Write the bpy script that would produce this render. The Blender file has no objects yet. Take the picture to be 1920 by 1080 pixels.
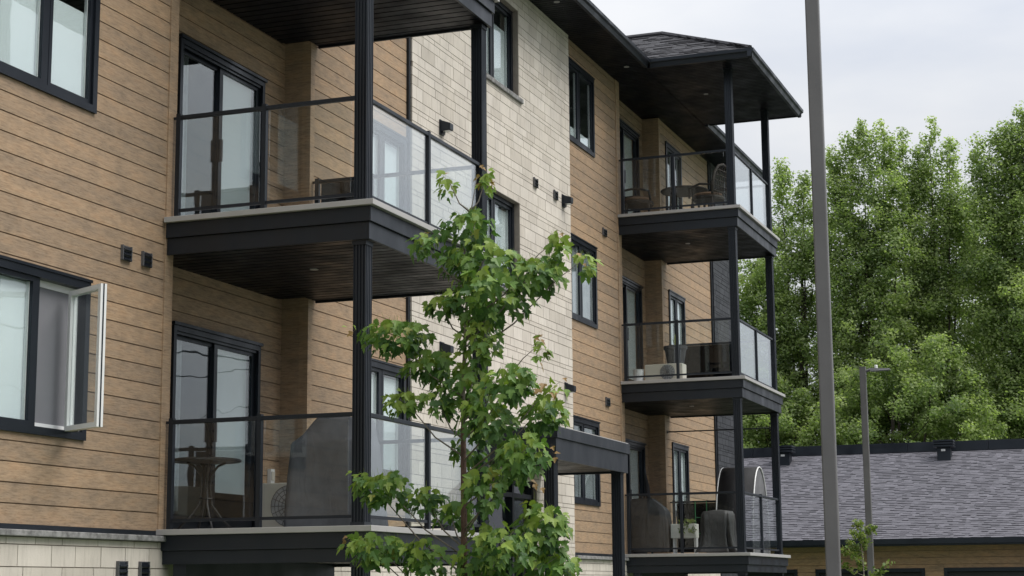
import bpy, math, random
import numpy as np
from mathutils import Matrix, Vector

# ------------------------------------------------------------------ camera, sky, sun, exposure
SC = bpy.context.scene
COL = SC.collection
random.seed(7)
RNG = np.random.default_rng(11)
F_PX, YAW, PITCH, ROLL = 3313.75, math.radians(20.4035), math.radians(9.6506), math.radians(-0.4431)
CAM = np.array([0.0, -9.3095, 1.6])
_f = np.array([math.cos(PITCH)*math.cos(YAW), math.cos(PITCH)*math.sin(YAW), math.sin(PITCH)])
_r = np.array([math.sin(YAW), -math.cos(YAW), 0.0])
_u = np.cross(_r, _f)
_c, _s = math.cos(ROLL), math.sin(ROLL)
AXES = np.array([_c*_r + _s*_u, -_s*_r + _c*_u, _f])
cam_data = bpy.data.cameras.new('camera')
cam = bpy.data.objects.new('camera', cam_data)
COL.objects.link(cam)
cam_data.sensor_width = 36.0
cam_data.lens = F_PX/1920.0*36.0
cam_data.clip_start = 0.1
cam_data.clip_end = 3000.0
cm = Matrix.Identity(4)
for i in range(3):
    cm[i][0], cm[i][1], cm[i][2], cm[i][3] = AXES[0][i], AXES[1][i], -AXES[2][i], CAM[i]
cam.matrix_world = cm
SC.camera = cam

world = bpy.data.worlds.new('World')
SC.world = world
world.use_nodes = True
wn, wl = world.node_tree.nodes, world.node_tree.links
wn.clear()
w_out = wn.new('ShaderNodeOutputWorld')
w_sky = wn.new('ShaderNodeTexSky'); w_sky.sky_type = 'NISHITA'; w_sky.sun_disc = False
w_sky.sun_elevation = math.radians(57.5); w_sky.sun_rotation = math.radians(173)
w_sky.dust_density = 3.0
w_b1 = wn.new('ShaderNodeBackground'); w_b1.inputs[1].default_value = 0.06
wl.new(w_sky.outputs[0], w_b1.inputs[0])
# overcast cloud layer: brighter towards the zenith, soft drifting grey patches
w_tc = wn.new('ShaderNodeTexCoord')
w_sep = wn.new('ShaderNodeSeparateXYZ'); wl.new(w_tc.outputs['Generated'], w_sep.inputs[0])
w_mz = wn.new('ShaderNodeMapRange'); w_mz.inputs[1].default_value = 0.0; w_mz.inputs[2].default_value = 1.0
w_mz.inputs[3].default_value = 0.235; w_mz.inputs[4].default_value = 0.96
wl.new(w_sep.outputs[2], w_mz.inputs[0])
w_map = wn.new('ShaderNodeMapping'); w_map.inputs[3].default_value = (1.0, 1.0, 3.2)
wl.new(w_tc.outputs['Generated'], w_map.inputs[0])
w_no = wn.new('ShaderNodeTexNoise'); w_no.inputs['Scale'].default_value = 4.2; w_no.inputs['Detail'].default_value = 5.0
w_no.inputs['Roughness'].default_value = 0.5
wl.new(w_map.outputs[0], w_no.inputs['Vector'])
w_cr = wn.new('ShaderNodeValToRGB')
w_cr.color_ramp.elements[0].position = 0.33; w_cr.color_ramp.elements[0].color = (0.74, 0.785, 0.875, 1)
w_cr.color_ramp.elements[1].position = 0.68; w_cr.color_ramp.elements[1].color = (0.97, 0.98, 1.0, 1)
wl.new(w_no.outputs['Fac'], w_cr.inputs[0])
w_b2 = wn.new('ShaderNodeBackground')
wl.new(w_cr.outputs[0], w_b2.inputs[0]); wl.new(w_mz.outputs[0], w_b2.inputs[1])
w_mix = wn.new('ShaderNodeMixShader'); w_mix.inputs[0].default_value = 0.93
wl.new(w_b1.outputs[0], w_mix.inputs[1]); wl.new(w_b2.outputs[0], w_mix.inputs[2])
wl.new(w_mix.outputs[0], w_out.inputs[0])

sun_d = bpy.data.lights.new('sun', 'SUN')
sun_d.energy = 1.5; sun_d.angle = math.radians(38); sun_d.color = (1.0, 0.97, 0.92)
sun = bpy.data.objects.new('sun', sun_d); COL.objects.link(sun)
SUN_DIR = Vector((0.06, -0.52, 0.84)).normalized()      # from the scene towards the sun
sun.rotation_euler = SUN_DIR.to_track_quat('Z', 'Y').to_euler()
sun.location = (0, -30, 40)

SC.view_settings.view_transform = 'Standard'
SC.view_settings.look = 'None'
SC.view_settings.exposure = 1.15
SC.view_settings.gamma = 1.0
SC.view_settings.use_curve_mapping = False
SC.cycles.use_denoising = True
SC.cycles.max_bounces = 8
SC.cycles.diffuse_bounces = 4
SC.cycles.transparent_max_bounces = 24
SC.cycles.sample_clamp_indirect = 8.0


def project(p):
    v = AXES @ (np.asarray(p, float) - CAM)
    return 960 + F_PX*v[0]/v[2], 540 - F_PX*v[1]/v[2]


# ------------------------------------------------------------------ materials
MATS = {}


def new_mat(name):
    m = bpy.data.materials.new(name)
    m.use_nodes = True
    nt = m.node_tree
    b = nt.nodes['Principled BSDF']
    MATS[name] = m
    return m, nt, b


def pos_noise(nt, scale, detail=4.0, rough=0.55):
    g = nt.nodes.new('ShaderNodeNewGeometry')
    mp = nt.nodes.new('ShaderNodeMapping')
    mp.inputs[3].default_value = scale
    nt.links.new(g.outputs['Position'], mp.inputs[0])
    n = nt.nodes.new('ShaderNodeTexNoise')
    n.inputs['Scale'].default_value = 1.0
    n.inputs['Detail'].default_value = detail
    n.inputs['Roughness'].default_value = rough
    nt.links.new(mp.outputs[0], n.inputs['Vector'])
    return n


def ramp(nt, fac, stops):
    r = nt.nodes.new('ShaderNodeValToRGB')
    e = r.color_ramp.elements
    while len(e) < len(stops):
        e.new(0.5)
    for k, (p, c) in enumerate(stops):
        e[k].position = p
        e[k].color = (*c, 1)
    nt.links.new(fac, r.inputs[0])
    return r


def mixc(nt, fac, a, b, mode='MIX'):
    m = nt.nodes.new('ShaderNodeMix')
    m.data_type = 'RGBA'
    m.blend_type = mode
    for sock, v in ((m.inputs[0], fac), (m.inputs[6], a), (m.inputs[7], b)):
        if hasattr(v, 'is_output'):
            nt.links.new(v, sock)
        elif isinstance(v, (int, float)):
            sock.default_value = v
        else:
            sock.default_value = (*v, 1)
    return m.outputs[2]


def tone_attr(nt):
    a = nt.nodes.new('ShaderNodeAttribute')
    a.attribute_name = 'tone'
    return a.outputs['Fac']


def bump(nt, b, h, strength, dist=0.01):
    n = nt.nodes.new('ShaderNodeBump')
    n.inputs['Strength'].default_value = strength
    n.inputs['Distance'].default_value = dist
    nt.links.new(h, n.inputs['Height'])
    nt.links.new(n.outputs[0], b.inputs['Normal'])


def plain(name, col, rough=0.5, metal=0.0, spec=0.5, var=0.12, vscale=3.0, bump_s=0.0):
    m, nt, b = new_mat(name)
    n = pos_noise(nt, (vscale,)*3)
    lo = tuple(c*(1-var) for c in col)
    hi = tuple(min(1, c*(1+var)) for c in col)
    r = ramp(nt, n.outputs['Fac'], [(0.3, lo), (0.7, hi)])
    nt.links.new(r.outputs[0], b.inputs['Base Color'])
    b.inputs['Roughness'].default_value = rough
    b.inputs['Metallic'].default_value = metal
    b.inputs['Specular IOR Level'].default_value = spec
    if name.startswith('black'):
        b.inputs['Specular Tint'].default_value = (0.78, 0.88, 1.0, 1)
        rn = pos_noise(nt, (2.5, 2.5, 1.2), 5.0)
        mr = nt.nodes.new('ShaderNodeMapRange')
        mr.inputs[1].default_value = 0.3; mr.inputs[2].default_value = 0.7
        mr.inputs[3].default_value = rough*0.75; mr.inputs[4].default_value = rough*1.45
        nt.links.new(rn.outputs['Fac'], mr.inputs[0]); nt.links.new(mr.outputs[0], b.inputs['Roughness'])
    if bump_s:
        n2 = pos_noise(nt, (vscale*25,)*3)
        bump(nt, b, n2.outputs['Fac'], bump_s)
    return m


def siding_mat(name, light, mid, dark):
    m, nt, b = new_mat(name)
    grain = pos_noise(nt, (7.0, 7.0, 60.0), 5.0, 0.65)
    blot = pos_noise(nt, (3.4, 3.4, 10.0), 4.0, 0.6)
    fleck = pos_noise(nt, (16.0, 16.0, 130.0), 2.0, 0.6)
    c1 = ramp(nt, grain.outputs['Fac'], [(0.30, dark), (0.52, mid), (0.74, light)])
    c2 = ramp(nt, blot.outputs['Fac'], [(0.28, (0.74, 0.77, 0.82)), (0.52, (1.0, 1.0, 1.0)), (0.74, (1.14, 1.06, 0.99))])
    c = mixc(nt, 1.0, c1.outputs[0], c2.outputs[0], 'MULTIPLY')
    fl = ramp(nt, fleck.outputs['Fac'], [(0.32, (0.55, 0.54, 0.53)), (0.43, (1, 1, 1))])
    c = mixc(nt, 0.55, c, fl.outputs[0], 'MULTIPLY')
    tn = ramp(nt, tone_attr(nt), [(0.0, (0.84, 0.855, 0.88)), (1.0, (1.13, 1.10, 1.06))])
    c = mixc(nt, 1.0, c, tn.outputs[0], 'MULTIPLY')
    nt.links.new(c, b.inputs['Base Color'])
    b.inputs['Roughness'].default_value = 0.62
    b.inputs['Specular IOR Level'].default_value = 0.3
    bump(nt, b, grain.outputs['Fac'], 0.25, 0.004)
    return m


def brick_mat(name, a, bcol, stain, rough=0.85):
    m, nt, b = new_mat(name)
    tn = ramp(nt, tone_attr(nt), [(0.0, a), (1.0, bcol)])
    streak = pos_noise(nt, (26.0, 26.0, 3.0), 4.0, 0.6)
    st = ramp(nt, streak.outputs['Fac'], [(0.28, stain), (0.46, (0.97, 0.97, 0.97)), (0.7, (1.04, 1.04, 1.04))])
    c = mixc(nt, 0.55, tn.outputs[0], st.outputs[0], 'MULTIPLY')
    cloud = pos_noise(nt, (1.6, 1.6, 1.1), 5.0, 0.6)
    cl = ramp(nt, cloud.outputs['Fac'], [(0.32, (0.80, 0.80, 0.81)), (0.58, (1.0, 1.0, 1.0))])
    c = mixc(nt, 0.8, c, cl.outputs[0], 'MULTIPLY')
    nt.links.new(c, b.inputs['Base Color'])
    b.inputs['Roughness'].default_value = rough
    b.inputs['Specular IOR Level'].default_value = 0.25
    fine = pos_noise(nt, (70.0, 70.0, 70.0), 3.0)
    bump(nt, b, fine.outputs['Fac'], 0.35, 0.004)
    return m


def glass_mat(name, tint, ior, rough=0.0, wave=0.0, wscale=1.3, curve=None):
    m, nt, b = new_mat(name)
    out = nt.nodes['Material Output']
    nt.nodes.remove(b)
    tr = nt.nodes.new('ShaderNodeBsdfTransparent'); tr.inputs[0].default_value = (*tint, 1)
    gl = nt.nodes.new('ShaderNodeBsdfGlossy'); gl.inputs['Roughness'].default_value = rough
    gl.inputs['Color'].default_value = (0.94, 0.97, 0.98, 1)
    geo = nt.nodes.new('ShaderNodeNewGeometry')
    mr = nt.nodes.new('ShaderNodeMapRange')
    mr.inputs[3].default_value = ior; mr.inputs[4].default_value = 1.0/ior
    nt.links.new(geo.outputs['Backfacing'], mr.inputs[0])
    fr = nt.nodes.new('ShaderNodeFresnel')
    nt.links.new(mr.outputs[0], fr.inputs['IOR'])
    mx = nt.nodes.new('ShaderNodeMixShader')
    if curve:                      # coated guard glass: reflectance = r0 + (1-r0)*(1-cos)^p
        lw = nt.nodes.new('ShaderNodeLayerWeight'); lw.inputs[0].default_value = 0.5
        pw = nt.nodes.new('ShaderNodeMath'); pw.operation = 'POWER'; pw.inputs[1].default_value = curve[1]
        nt.links.new(lw.outputs['Facing'], pw.inputs[0])
        rm = nt.nodes.new('ShaderNodeMapRange'); rm.inputs[3].default_value = curve[0]; rm.inputs[4].default_value = 1.0
        nt.links.new(pw.outputs[0], rm.inputs[0]); nt.links.new(rm.outputs[0], mx.inputs[0])
    else:
        nt.links.new(fr.outputs[0], mx.inputs[0])
    nt.links.new(tr.outputs[0], mx.inputs[1]); nt.links.new(gl.outputs[0], mx.inputs[2])
    nt.links.new(mx.outputs[0], out.inputs[0])
    if wave:
        n = pos_noise(nt, (wscale, wscale, wscale), 1.0)
        bn = nt.nodes.new('ShaderNodeBump')
        bn.inputs['Strength'].default_value = wave; bn.inputs['Distance'].default_value = 0.02
        nt.links.new(n.outputs['Fac'], bn.inputs['Height'])
        nt.links.new(bn.outputs[0], gl.inputs['Normal'])
    return m


def leaf_mat(name, stops, transl=0.35, rough=0.5):
    m, nt, b = new_mat(name)
    out = nt.nodes['Material Output']
    r = ramp(nt, tone_attr(nt), stops)
    nt.links.new(r.outputs[0], b.inputs['Base Color'])
    b.inputs['Roughness'].default_value = rough
    b.inputs['Specular IOR Level'].default_value = 0.24
    t = nt.nodes.new('ShaderNodeBsdfTranslucent')
    t_c = mixc(nt, 1.0, r.outputs[0], (1.2, 1.4, 0.62), 'MULTIPLY')
    nt.links.new(t_c, t.inputs[0])
    mx = nt.nodes.new('ShaderNodeMixShader'); mx.inputs[0].default_value = transl
    nt.links.new(b.outputs[0], mx.inputs[1]); nt.links.new(t.outputs[0], mx.inputs[2])
    nt.links.new(mx.outputs[0], out.inputs[0])
    return m


siding_mat('siding', (0.422, 0.304, 0.203), (0.347, 0.246, 0.160), (0.240, 0.164, 0.103))
siding_mat('garage_siding', (0.42, 0.275, 0.165), (0.34, 0.22, 0.13), (0.25, 0.16, 0.09))
plain('siding_gap', (0.17, 0.115, 0.072), 0.8)
brick_mat('brick', (0.535, 0.484, 0.418), (0.645, 0.59, 0.52), (0.70, 0.69, 0.67))
brick_mat('dark_brick', (0.028, 0.030, 0.036), (0.05, 0.052, 0.06), (0.8, 0.8, 0.8), 0.6)
plain('mortar', (0.235, 0.205, 0.175), 0.95, vscale=8.0)
plain('dark_mortar', (0.02, 0.02, 0.022), 0.95)
plain('ledge_stone', (0.22, 0.215, 0.21), 0.9, var=0.45, vscale=14.0, bump_s=0.6)
plain('black_metal', (0.0095, 0.0112, 0.0150), 0.42, spec=0.5, var=0.1)
plain('black_soffit', (0.0060, 0.0068, 0.0100), 0.42, spec=0.15, var=0.2, vscale=1.2)
plain('black_frame', (0.0070, 0.0085, 0.0122), 0.35, spec=0.4)
plain('deck_edge', (0.36, 0.35, 0.34), 0.55, var=0.05)
plain('deck_top', (0.25, 0.25, 0.25), 0.8)
plain('white_vinyl', (0.72, 0.72, 0.71), 0.35, var=0.03)
plain('blind_white', (0.80, 0.82, 0.82), 0.8, var=0.04, vscale=0.7)
plain('curtain_grey', (0.33, 0.34, 0.35), 0.9, var=0.25, vscale=6.0)
plain('screen_grey', (0.17, 0.17, 0.185), 0.85, var=0.05)
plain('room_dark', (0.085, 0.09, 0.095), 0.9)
plain('concrete', (0.36, 0.35, 0.33), 0.9, var=0.15, bump_s=0.2)
plain('asphalt', (0.085, 0.083, 0.082), 0.9, var=0.25, vscale=6.0, bump_s=0.4)
plain('pole_grey', (0.118, 0.114, 0.113), 0.42, metal=0.0, var=0.16, vscale=1.6, bump_s=0.05)
plain('lamp_head', (0.10, 0.10, 0.105), 0.45)
plain('lens_grey', (0.30, 0.30, 0.30), 0.4)
plain('lens_white', (0.75, 0.75, 0.74), 0.4)
plain('bark_brown', (0.085, 0.048, 0.032), 0.85, var=0.4, vscale=18.0, bump_s=0.6)
plain('bark_grey', (0.19, 0.165, 0.135), 0.85, var=0.3, vscale=18.0, bump_s=0.5)
plain('bark_dark', (0.045, 0.035, 0.03), 0.95, var=0.4, vscale=6.0)
plain('cover_grey', (0.070, 0.076, 0.088), 0.5, var=0.2, vscale=5.0, bump_s=0.08)
plain('cover_dark', (0.035, 0.034, 0.034), 0.6, var=0.3, vscale=4.0, bump_s=0.15)
plain('beige_plastic', (0.52, 0.49, 0.42), 0.5, var=0.05)
plain('grille_dark', (0.05, 0.05, 0.05), 0.6)
plain('wicker_brown', (0.042, 0.033, 0.028), 0.75, var=0.35, vscale=20.0, bump_s=0.5)
plain('cushion_tan', (0.24, 0.15, 0.10), 0.9)
plain('pot_dark', (0.035, 0.037, 0.042), 0.6)
plain('towel_white', (0.55, 0.55, 0.5), 0.9)
plain('hose_green', (0.05, 0.25, 0.09), 0.5)
plain('tent_fabric', (0.018, 0.018, 0.02), 0.8, var=0.3)
plain('tent_mesh', (0.12, 0.12, 0.125), 0.85, var=0.3)
plain('garage_door', (0.012, 0.013, 0.016), 0.45)
plain('grass', (0.06, 0.11, 0.03), 0.9, var=0.4)
plain('table_metal', (0.022, 0.021, 0.021), 0.45)
glass_mat('window_glass', (0.93, 0.96, 0.96), 1.85, 0.0, 0.10, 2.2)
glass_mat('guard_glass', (0.965, 0.985, 0.98), 1.5, 0.0, 0.03, 1.8, (0.022, 2.4))
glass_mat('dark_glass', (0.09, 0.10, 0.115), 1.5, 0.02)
glass_mat('table_glass', (0.30, 0.33, 0.33), 1.5)
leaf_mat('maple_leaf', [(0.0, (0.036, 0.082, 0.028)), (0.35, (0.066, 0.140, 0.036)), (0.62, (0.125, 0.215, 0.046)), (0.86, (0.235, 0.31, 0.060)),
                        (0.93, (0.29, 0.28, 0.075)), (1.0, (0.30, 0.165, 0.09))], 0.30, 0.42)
leaf_mat('poplar_leaf', [(0.0, (0.105, 0.150, 0.080)), (0.5, (0.258, 0.318, 0.142)), (1.0, (0.40, 0.450, 0.215))], 0.55, 0.55)
leaf_mat('sapling_leaf', [(0.0, (0.09, 0.15, 0.04)), (0.6, (0.17, 0.22, 0.06)), (1.0, (0.26, 0.27, 0.10))], 0.3, 0.5)


def shingle_mat(name, lo, hi):
    m, nt, b = new_mat(name)
    t = ramp(nt, tone_attr(nt), [(0.0, lo), (0.55, tuple((a+c)/2 for a, c in zip(lo, hi))), (1.0, hi)])
    n = pos_noise(nt, (40.0, 40.0, 40.0), 2.0)
    g = ramp(nt, n.outputs['Fac'], [(0.3, (0.8, 0.8, 0.8)), (0.7, (1.15, 1.15, 1.15))])
    c = mixc(nt, 1.0, t.outputs[0], g.outputs[0], 'MULTIPLY')
    nt.links.new(c, b.inputs['Base Color'])
    b.inputs['Roughness'].default_value = 0.85
    bump(nt, b, n.outputs['Fac'], 0.3, 0.004)
    return m


def wrinkle(name, s_=0.7):
    nt = MATS[name].node_tree
    n = pos_noise(nt, (4.0, 4.0, 2.2), 2.0, 0.45)
    n.inputs['Distortion'].default_value = 1.2
    bump(nt, nt.nodes['Principled BSDF'], n.outputs['Fac'], s_, 0.05)


wrinkle('cover_grey', 0.22)
wrinkle('cover_dark', 0.45)
wrinkle('tent_fabric', 0.3)
shingle_mat('shingle_grey', (0.052, 0.051, 0.060), (0.142, 0.137, 0.158))
shingle_mat('shingle_dark', (0.018, 0.018, 0.021), (0.062, 0.060, 0.068))


# ------------------------------------------------------------------ mesh helpers
WLOC = {}


class MB:
    """collects shapes; build() links them as one mesh object"""
    def __init__(self):
        self.v, self.f, self.t = [], [], []

    def add(self, verts, faces, tone=0.5):
        o = len(self.v)
        self.v.extend([tuple(map(float, p)) for p in verts])
        self.t.extend([tone]*len(verts))
        self.f.extend([tuple(i+o for i in fc) for fc in faces])
        return self

    def box(self, x0, x1, y0, y1, z0, z1, tone=0.5):
        return self.add([(x0, y0, z0), (x1, y0, z0), (x1, y1, z0), (x0, y1, z0), (x0, y0, z1), (x1, y0, z1), (x1, y1, z1), (x0, y1, z1)],
                        [(0, 3, 2, 1), (4, 5, 6, 7), (0, 1, 5, 4), (1, 2, 6, 5), (2, 3, 7, 6), (3, 0, 4, 7)], tone)

    def prism(self, poly, vec, tone=0.5):
        n = len(poly)
        a = [Vector(p) for p in poly]
        b = [p + Vector(vec) for p in a]
        fs = [tuple(range(n-1, -1, -1)), tuple(range(n, 2*n))]
        fs += [(i, (i+1) % n, n+(i+1) % n, n+i) for i in range(n)]
        return self.add(a+b, fs, tone)

    def tube(self, pts, rad, n=8, cap=True, tone=0.5):
        pts = [Vector(p) for p in pts]
        m = len(pts)
        rad = rad if isinstance(rad, (list, tuple)) else [rad]*m
        vs, fs = [], []
        up = Vector((0, 0, 1))
        prev = None
        for i, p in enumerate(pts):
            d = (pts[min(i+1, m-1)] - pts[max(i-1, 0)])
            d = d.normalized() if d.length > 1e-9 else up
            if prev is None:
                s = d.cross(Vector((0, 1, 0.13)) if abs(d.z) > 0.8 else up).normalized()
            else:
                s = (prev - d*prev.dot(d)).normalized()
            prev = s
            t = d.cross(s)
            for k in range(n):
                a = 2*math.pi*k/n
                vs.append(p + (s*math.cos(a) + t*math.sin(a))*rad[i])
        for i in range(m-1):
            for k in range(n):
                fs.append((i*n+k, i*n+(k+1) % n, (i+1)*n+(k+1) % n, (i+1)*n+k))
        if cap:
            fs.append(tuple(range(n-1, -1, -1)))
            fs.append(tuple(range((m-1)*n, m*n)))
        return self.add(vs, fs, tone)

    def lathe(self, prof, cx, cy, n=24, tone=0.5):
        vs, fs = [], []
        m = len(prof)
        for r, z in prof:
            for k in range(n):
                a = 2*math.pi*k/n
                vs.append((cx + r*math.cos(a), cy + r*math.sin(a), z))
        for i in range(m-1):
            for k in range(n):
                fs.append((i*n+k, i*n+(k+1) % n, (i+1)*n+(k+1) % n, (i+1)*n+k))
        fs.append(tuple(range(n-1, -1, -1)))
        fs.append(tuple(range((m-1)*n, m*n)))
        return self.add(vs, fs, tone)

    def build(self, name, mat, parent=None, smooth=False, origin='center', bevel=0.0, **tags):
        v = np.array(self.v)
        lo, hi = v.min(0), v.max(0)
        o = (lo+hi)/2
        if origin == 'base':
            o[2] = lo[2]
        elif not isinstance(origin, str):
            o = np.array(origin, float)
        me = bpy.data.meshes.new(name)
        me.from_pydata([tuple(p) for p in (v-o)], [], self.f)
        at = me.attributes.new('tone', 'FLOAT', 'POINT')
        at.data.foreach_set('value', np.array(self.t, dtype=np.float32))
        me.materials.append(MATS[mat])
        if smooth:
            me.polygons.foreach_set('use_smooth', [True]*len(me.polygons))
        me.update()
        ob = link(name, me, o, parent, **tags)
        if bevel:
            bm_ = ob.modifiers.new('edge', 'BEVEL')
            bm_.width = bevel; bm_.segments = 2; bm_.limit_method = 'ANGLE'
        return ob


def link(name, data, loc, parent=None, label=None, cat=None, group=None, kind=None):
    ob = bpy.data.objects.new(name, data)
    COL.objects.link(ob)
    loc = np.array(loc, float)
    WLOC[ob.name] = loc
    if parent is not None:
        ob.parent = parent
        ob.location = loc - WLOC[parent.name]
    else:
        ob.location = loc
    for k, val in (('label', label), ('category', cat), ('group', group), ('kind', kind)):
        if val:
            ob[k] = val
    return ob


def thing(name, loc, label, cat, group=None):
    return link(name, None, loc, None, label, cat, group)


def one_box(name, mat, parent, *b, tone=0.5, **kw):
    return MB().box(*b, tone=tone).build(name, mat, parent, **kw)


def minus(rect, holes):
    """rectangle (a0,a1,b0,b1) minus holes -> list of rectangles"""
    out = [rect]
    for h in holes:
        nxt = []
        for r in out:
            a0, a1, b0, b1 = r
            h0, h1, g0, g1 = max(h[0], a0), min(h[1], a1), max(h[2], b0), min(h[3], b1)
            if h0 >= h1-1e-6 or g0 >= g1-1e-6:
                nxt.append(r); continue
            if h0 > a0+1e-4: nxt.append((a0, h0, b0, b1))
            if h1 < a1-1e-4: nxt.append((h1, a1, b0, b1))
            if g0 > b0+1e-4: nxt.append((h0, h1, b0, g0))
            if g1 < b1-1e-4: nxt.append((h0, h1, g1, b1))
        out = nxt
    return out


def px_area(b):
    x0, x1, y0, y1, z0, z1 = b
    p = [project(q) for q in ((x0, y0, z0), (x1, y0, z0), (x1, y0, z1), (x0, y0, z1))]
    xs = [min(max(q[0], 0), 1920) for q in p]; ys = [min(max(q[1], 0), 1080) for q in p]
    a = 0
    for i in range(4):
        j = (i+1) % 4
        a += xs[i]*ys[j] - xs[j]*ys[i]
    return abs(a)/2


# ------------------------------------------------------------------ ground
one = MB(); one.add([(-900, -900, 0), (1500, -900, 0), (1500, 900, 0), (-900, 900, 0)], [(0, 1, 2, 3)])
one.build('ground', 'grass', kind='structure')
pk = MB(); pk.add([(-40, -30, 0.004), (46.5, -30, 0.004), (46.5, -5.2, 0.004), (-40, -5.2, 0.004)], [(0, 1, 2, 3)])
pk.build('car_park', 'asphalt', kind='structure')
one_box('kerb', 'concrete', None, -40, 46.5, -5.2, -5.05, 0.0, 0.13, kind='structure')
one_box('entrance_path', 'concrete', None, 22.9, 25.9, -5.04, -0.2, 0.0, 0.06, kind='structure')

# ------------------------------------------------------------------ apartment building
BP, ZB = 0.1776, 2.1736           # siding board pitch and the level of the lowest board
D1, D2, D3 = 2.19, 5.29, 8.39     # balcony floors
ZS = 10.97                        # soffit of the roof
RB = 0.33                         # depth of the balcony recesses
X0, XE = -4.0, 39.6
bld = thing('apartment_building', (25, 2, 0), 'three-storey apartment building with brown siding, pale brick and black glazed balconies', 'building')

WIN = []      # (x0,x1,z0,z1) openings in the y=0 wall
left_win = [(12.17, 13.77, z, z+1.46) for z in (2.96, 6.04, 9.14)]
sid2_win = [(19.54, 20.98, z, z+1.44) for z in (2.98, 6.06, 9.14)]
sid3_win = [(27.80, 29.27, z, z+1.43) for z in (2.98, 6.07, 9.16)]
sid4_win = [(34.07, 35.29, z, z+1.43) for z in (2.99, 6.07, 9.15)]
brick_win = [(23.56, 25.24, 6.06, 7.50), (23.56, 25.24, 9.20, 10.62)]
entry = (22.9, 25.9, 0.9, 3.22)
doors_l = [(15.78, 17.65, z+0.04, z+2.14) for z in (D1, D2, D3)]
doors_r = [(31.36, 33.22, z+0.04, z+2.14) for z in (D1, D2, D3)]

boards, bricks = [], []           # (parent, mat, box, tone)


def siding_wall(x0, x1, z0, z1, y, holes, depth=0.1):
    back = MB()
    for (a, b, c, d) in minus((x0, x1, z0, z1), holes):
        back.box(a, b, y+0.013, y+depth, c, d)
    w = back.build('siding_wall', 'siding_gap', bld)
    k0 = int(round((z0-ZB)/BP))
    k = k0
    while True:
        za, zb = ZB+k*BP+0.0055, ZB+(k+1)*BP-0.0055
        if za > z1-0.02:
            break
        zb = min(zb, z1)
        if za >= z0-0.05:
            for (a, b, c, d) in minus((x0, x1, za, zb), holes):
                if d-c > 0.012 and b-a > 0.01:
                    boards.append((w, 'siding', (a, b, y, y+0.016, c, d), random.random()))
        k += 1
    return w


def brick_wall(x0, x1, z0, z1, y, holes, seed, mats=('brick', 'mortar'), scale=1.0, name='brick_wall'):
    rr = random.Random(seed)
    back = MB()
    for (a, b, c, d) in minus((x0+0.004, x1-0.004, z0, z1), holes):
        back.box(a, b, y+0.009, y+0.16, c, d)
    w = back.build(name, mats[1], bld)
    seq = [0.19, 0.125, 0.065, 0.125, 0.19, 0.125, 0.125, 0.065, 0.125]
    z, i = z0, seed % 5
    while z < z1-0.02:
        h = min(seq[i % len(seq)]*scale, z1-z)
        x = x0 - rr.random()*0.5
        while x < x1:
            ln = (rr.uniform(0.26, 0.52) if h > 0.15 else rr.uniform(0.28, 0.64))*scale
            a, b = max(x, x0), min(x+ln, x1)
            if x1-b < 0.10: b = x1
            if b-a > 0.03:
                for (p, q, c, d) in minus((a, b, z, z+h), holes):
                    if q-p > 0.02 and d-c > 0.012:
                        jx0 = 0.0 if p <= x0+1e-6 else 0.0045
                        jx1 = 0.0 if q >= x1-1e-6 else 0.0045
                        dy = rr.uniform(-0.0015, 0.0015)
                        bricks.append((w, mats[0], (p+jx0, q-jx1, y+dy, y+0.075, c+0.0045, d-0.0045), min(1, max(0, rr.gauss(0.52, 0.30)))))
            x += ln
            if b == x1: break
        z += h
        i += 1
    return w


siding_wall(X0, 15.06, ZB, ZS, 0.0, left_win)
siding_wall(15.21, 18.19, ZB, ZS, RB, doors_l)
siding_wall(18.30, 21.02, ZB, ZS, 0.0, sid2_win)
siding_wall(27.70, 30.61, ZB, ZS, 0.0, sid3_win)
siding_wall(30.84, 33.55, ZB, ZS, RB, doors_r)
siding_wall(33.67, 37.58, ZB, ZS, 0.0, sid4_win)
brick_wall(21.08, 27.73, 0.05, ZS, -0.06, brick_win + [entry], 3)
brick_wall(X0, 15.21, 0.05, 2.07, -0.05, [], 4)
brick_wall(15.21, 18.19, 0.05, 2.10, RB, [], 5)
brick_wall(18.19, 21.06, 0.05, 2.07, -0.05, [], 6)
brick_wall(27.74, 30.84, 0.05, 2.07, -0.05, [], 7)
brick_wall(30.84, 33.55, 0.05, 2.10, RB, [], 8)
brick_wall(33.55, 37.6, 0.05, 2.07, -0.05, [], 9)
brick_wall(37.66, XE, 0.05, ZS, -0.06, [], 10, ('dark_brick', 'dark_mortar'), 0.75, 'dark_brick_wall')

# the 300 boards and bricks that show largest become parts of their own, the rest of each wall is joined
for pieces, nm in ((boards, 'board'), (bricks, 'brick')):
    ranked = sorted(range(len(pieces)), key=lambda i: -px_area(pieces[i][2]))
    single = set(ranked[:300])
    rest = {}
    for i, (w, mat, b, tone) in enumerate(pieces):
        if i in single:
            one_box(nm, mat, w, *b, tone=tone)
        else:
            rest.setdefault((w.name, mat), [w, MB()])[1].box(*b, tone=tone)
    for (wn_, mat), (w, mb) in rest.items():
        mb.build(nm + '_remainder', mat, w, kind='stuff')

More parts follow.
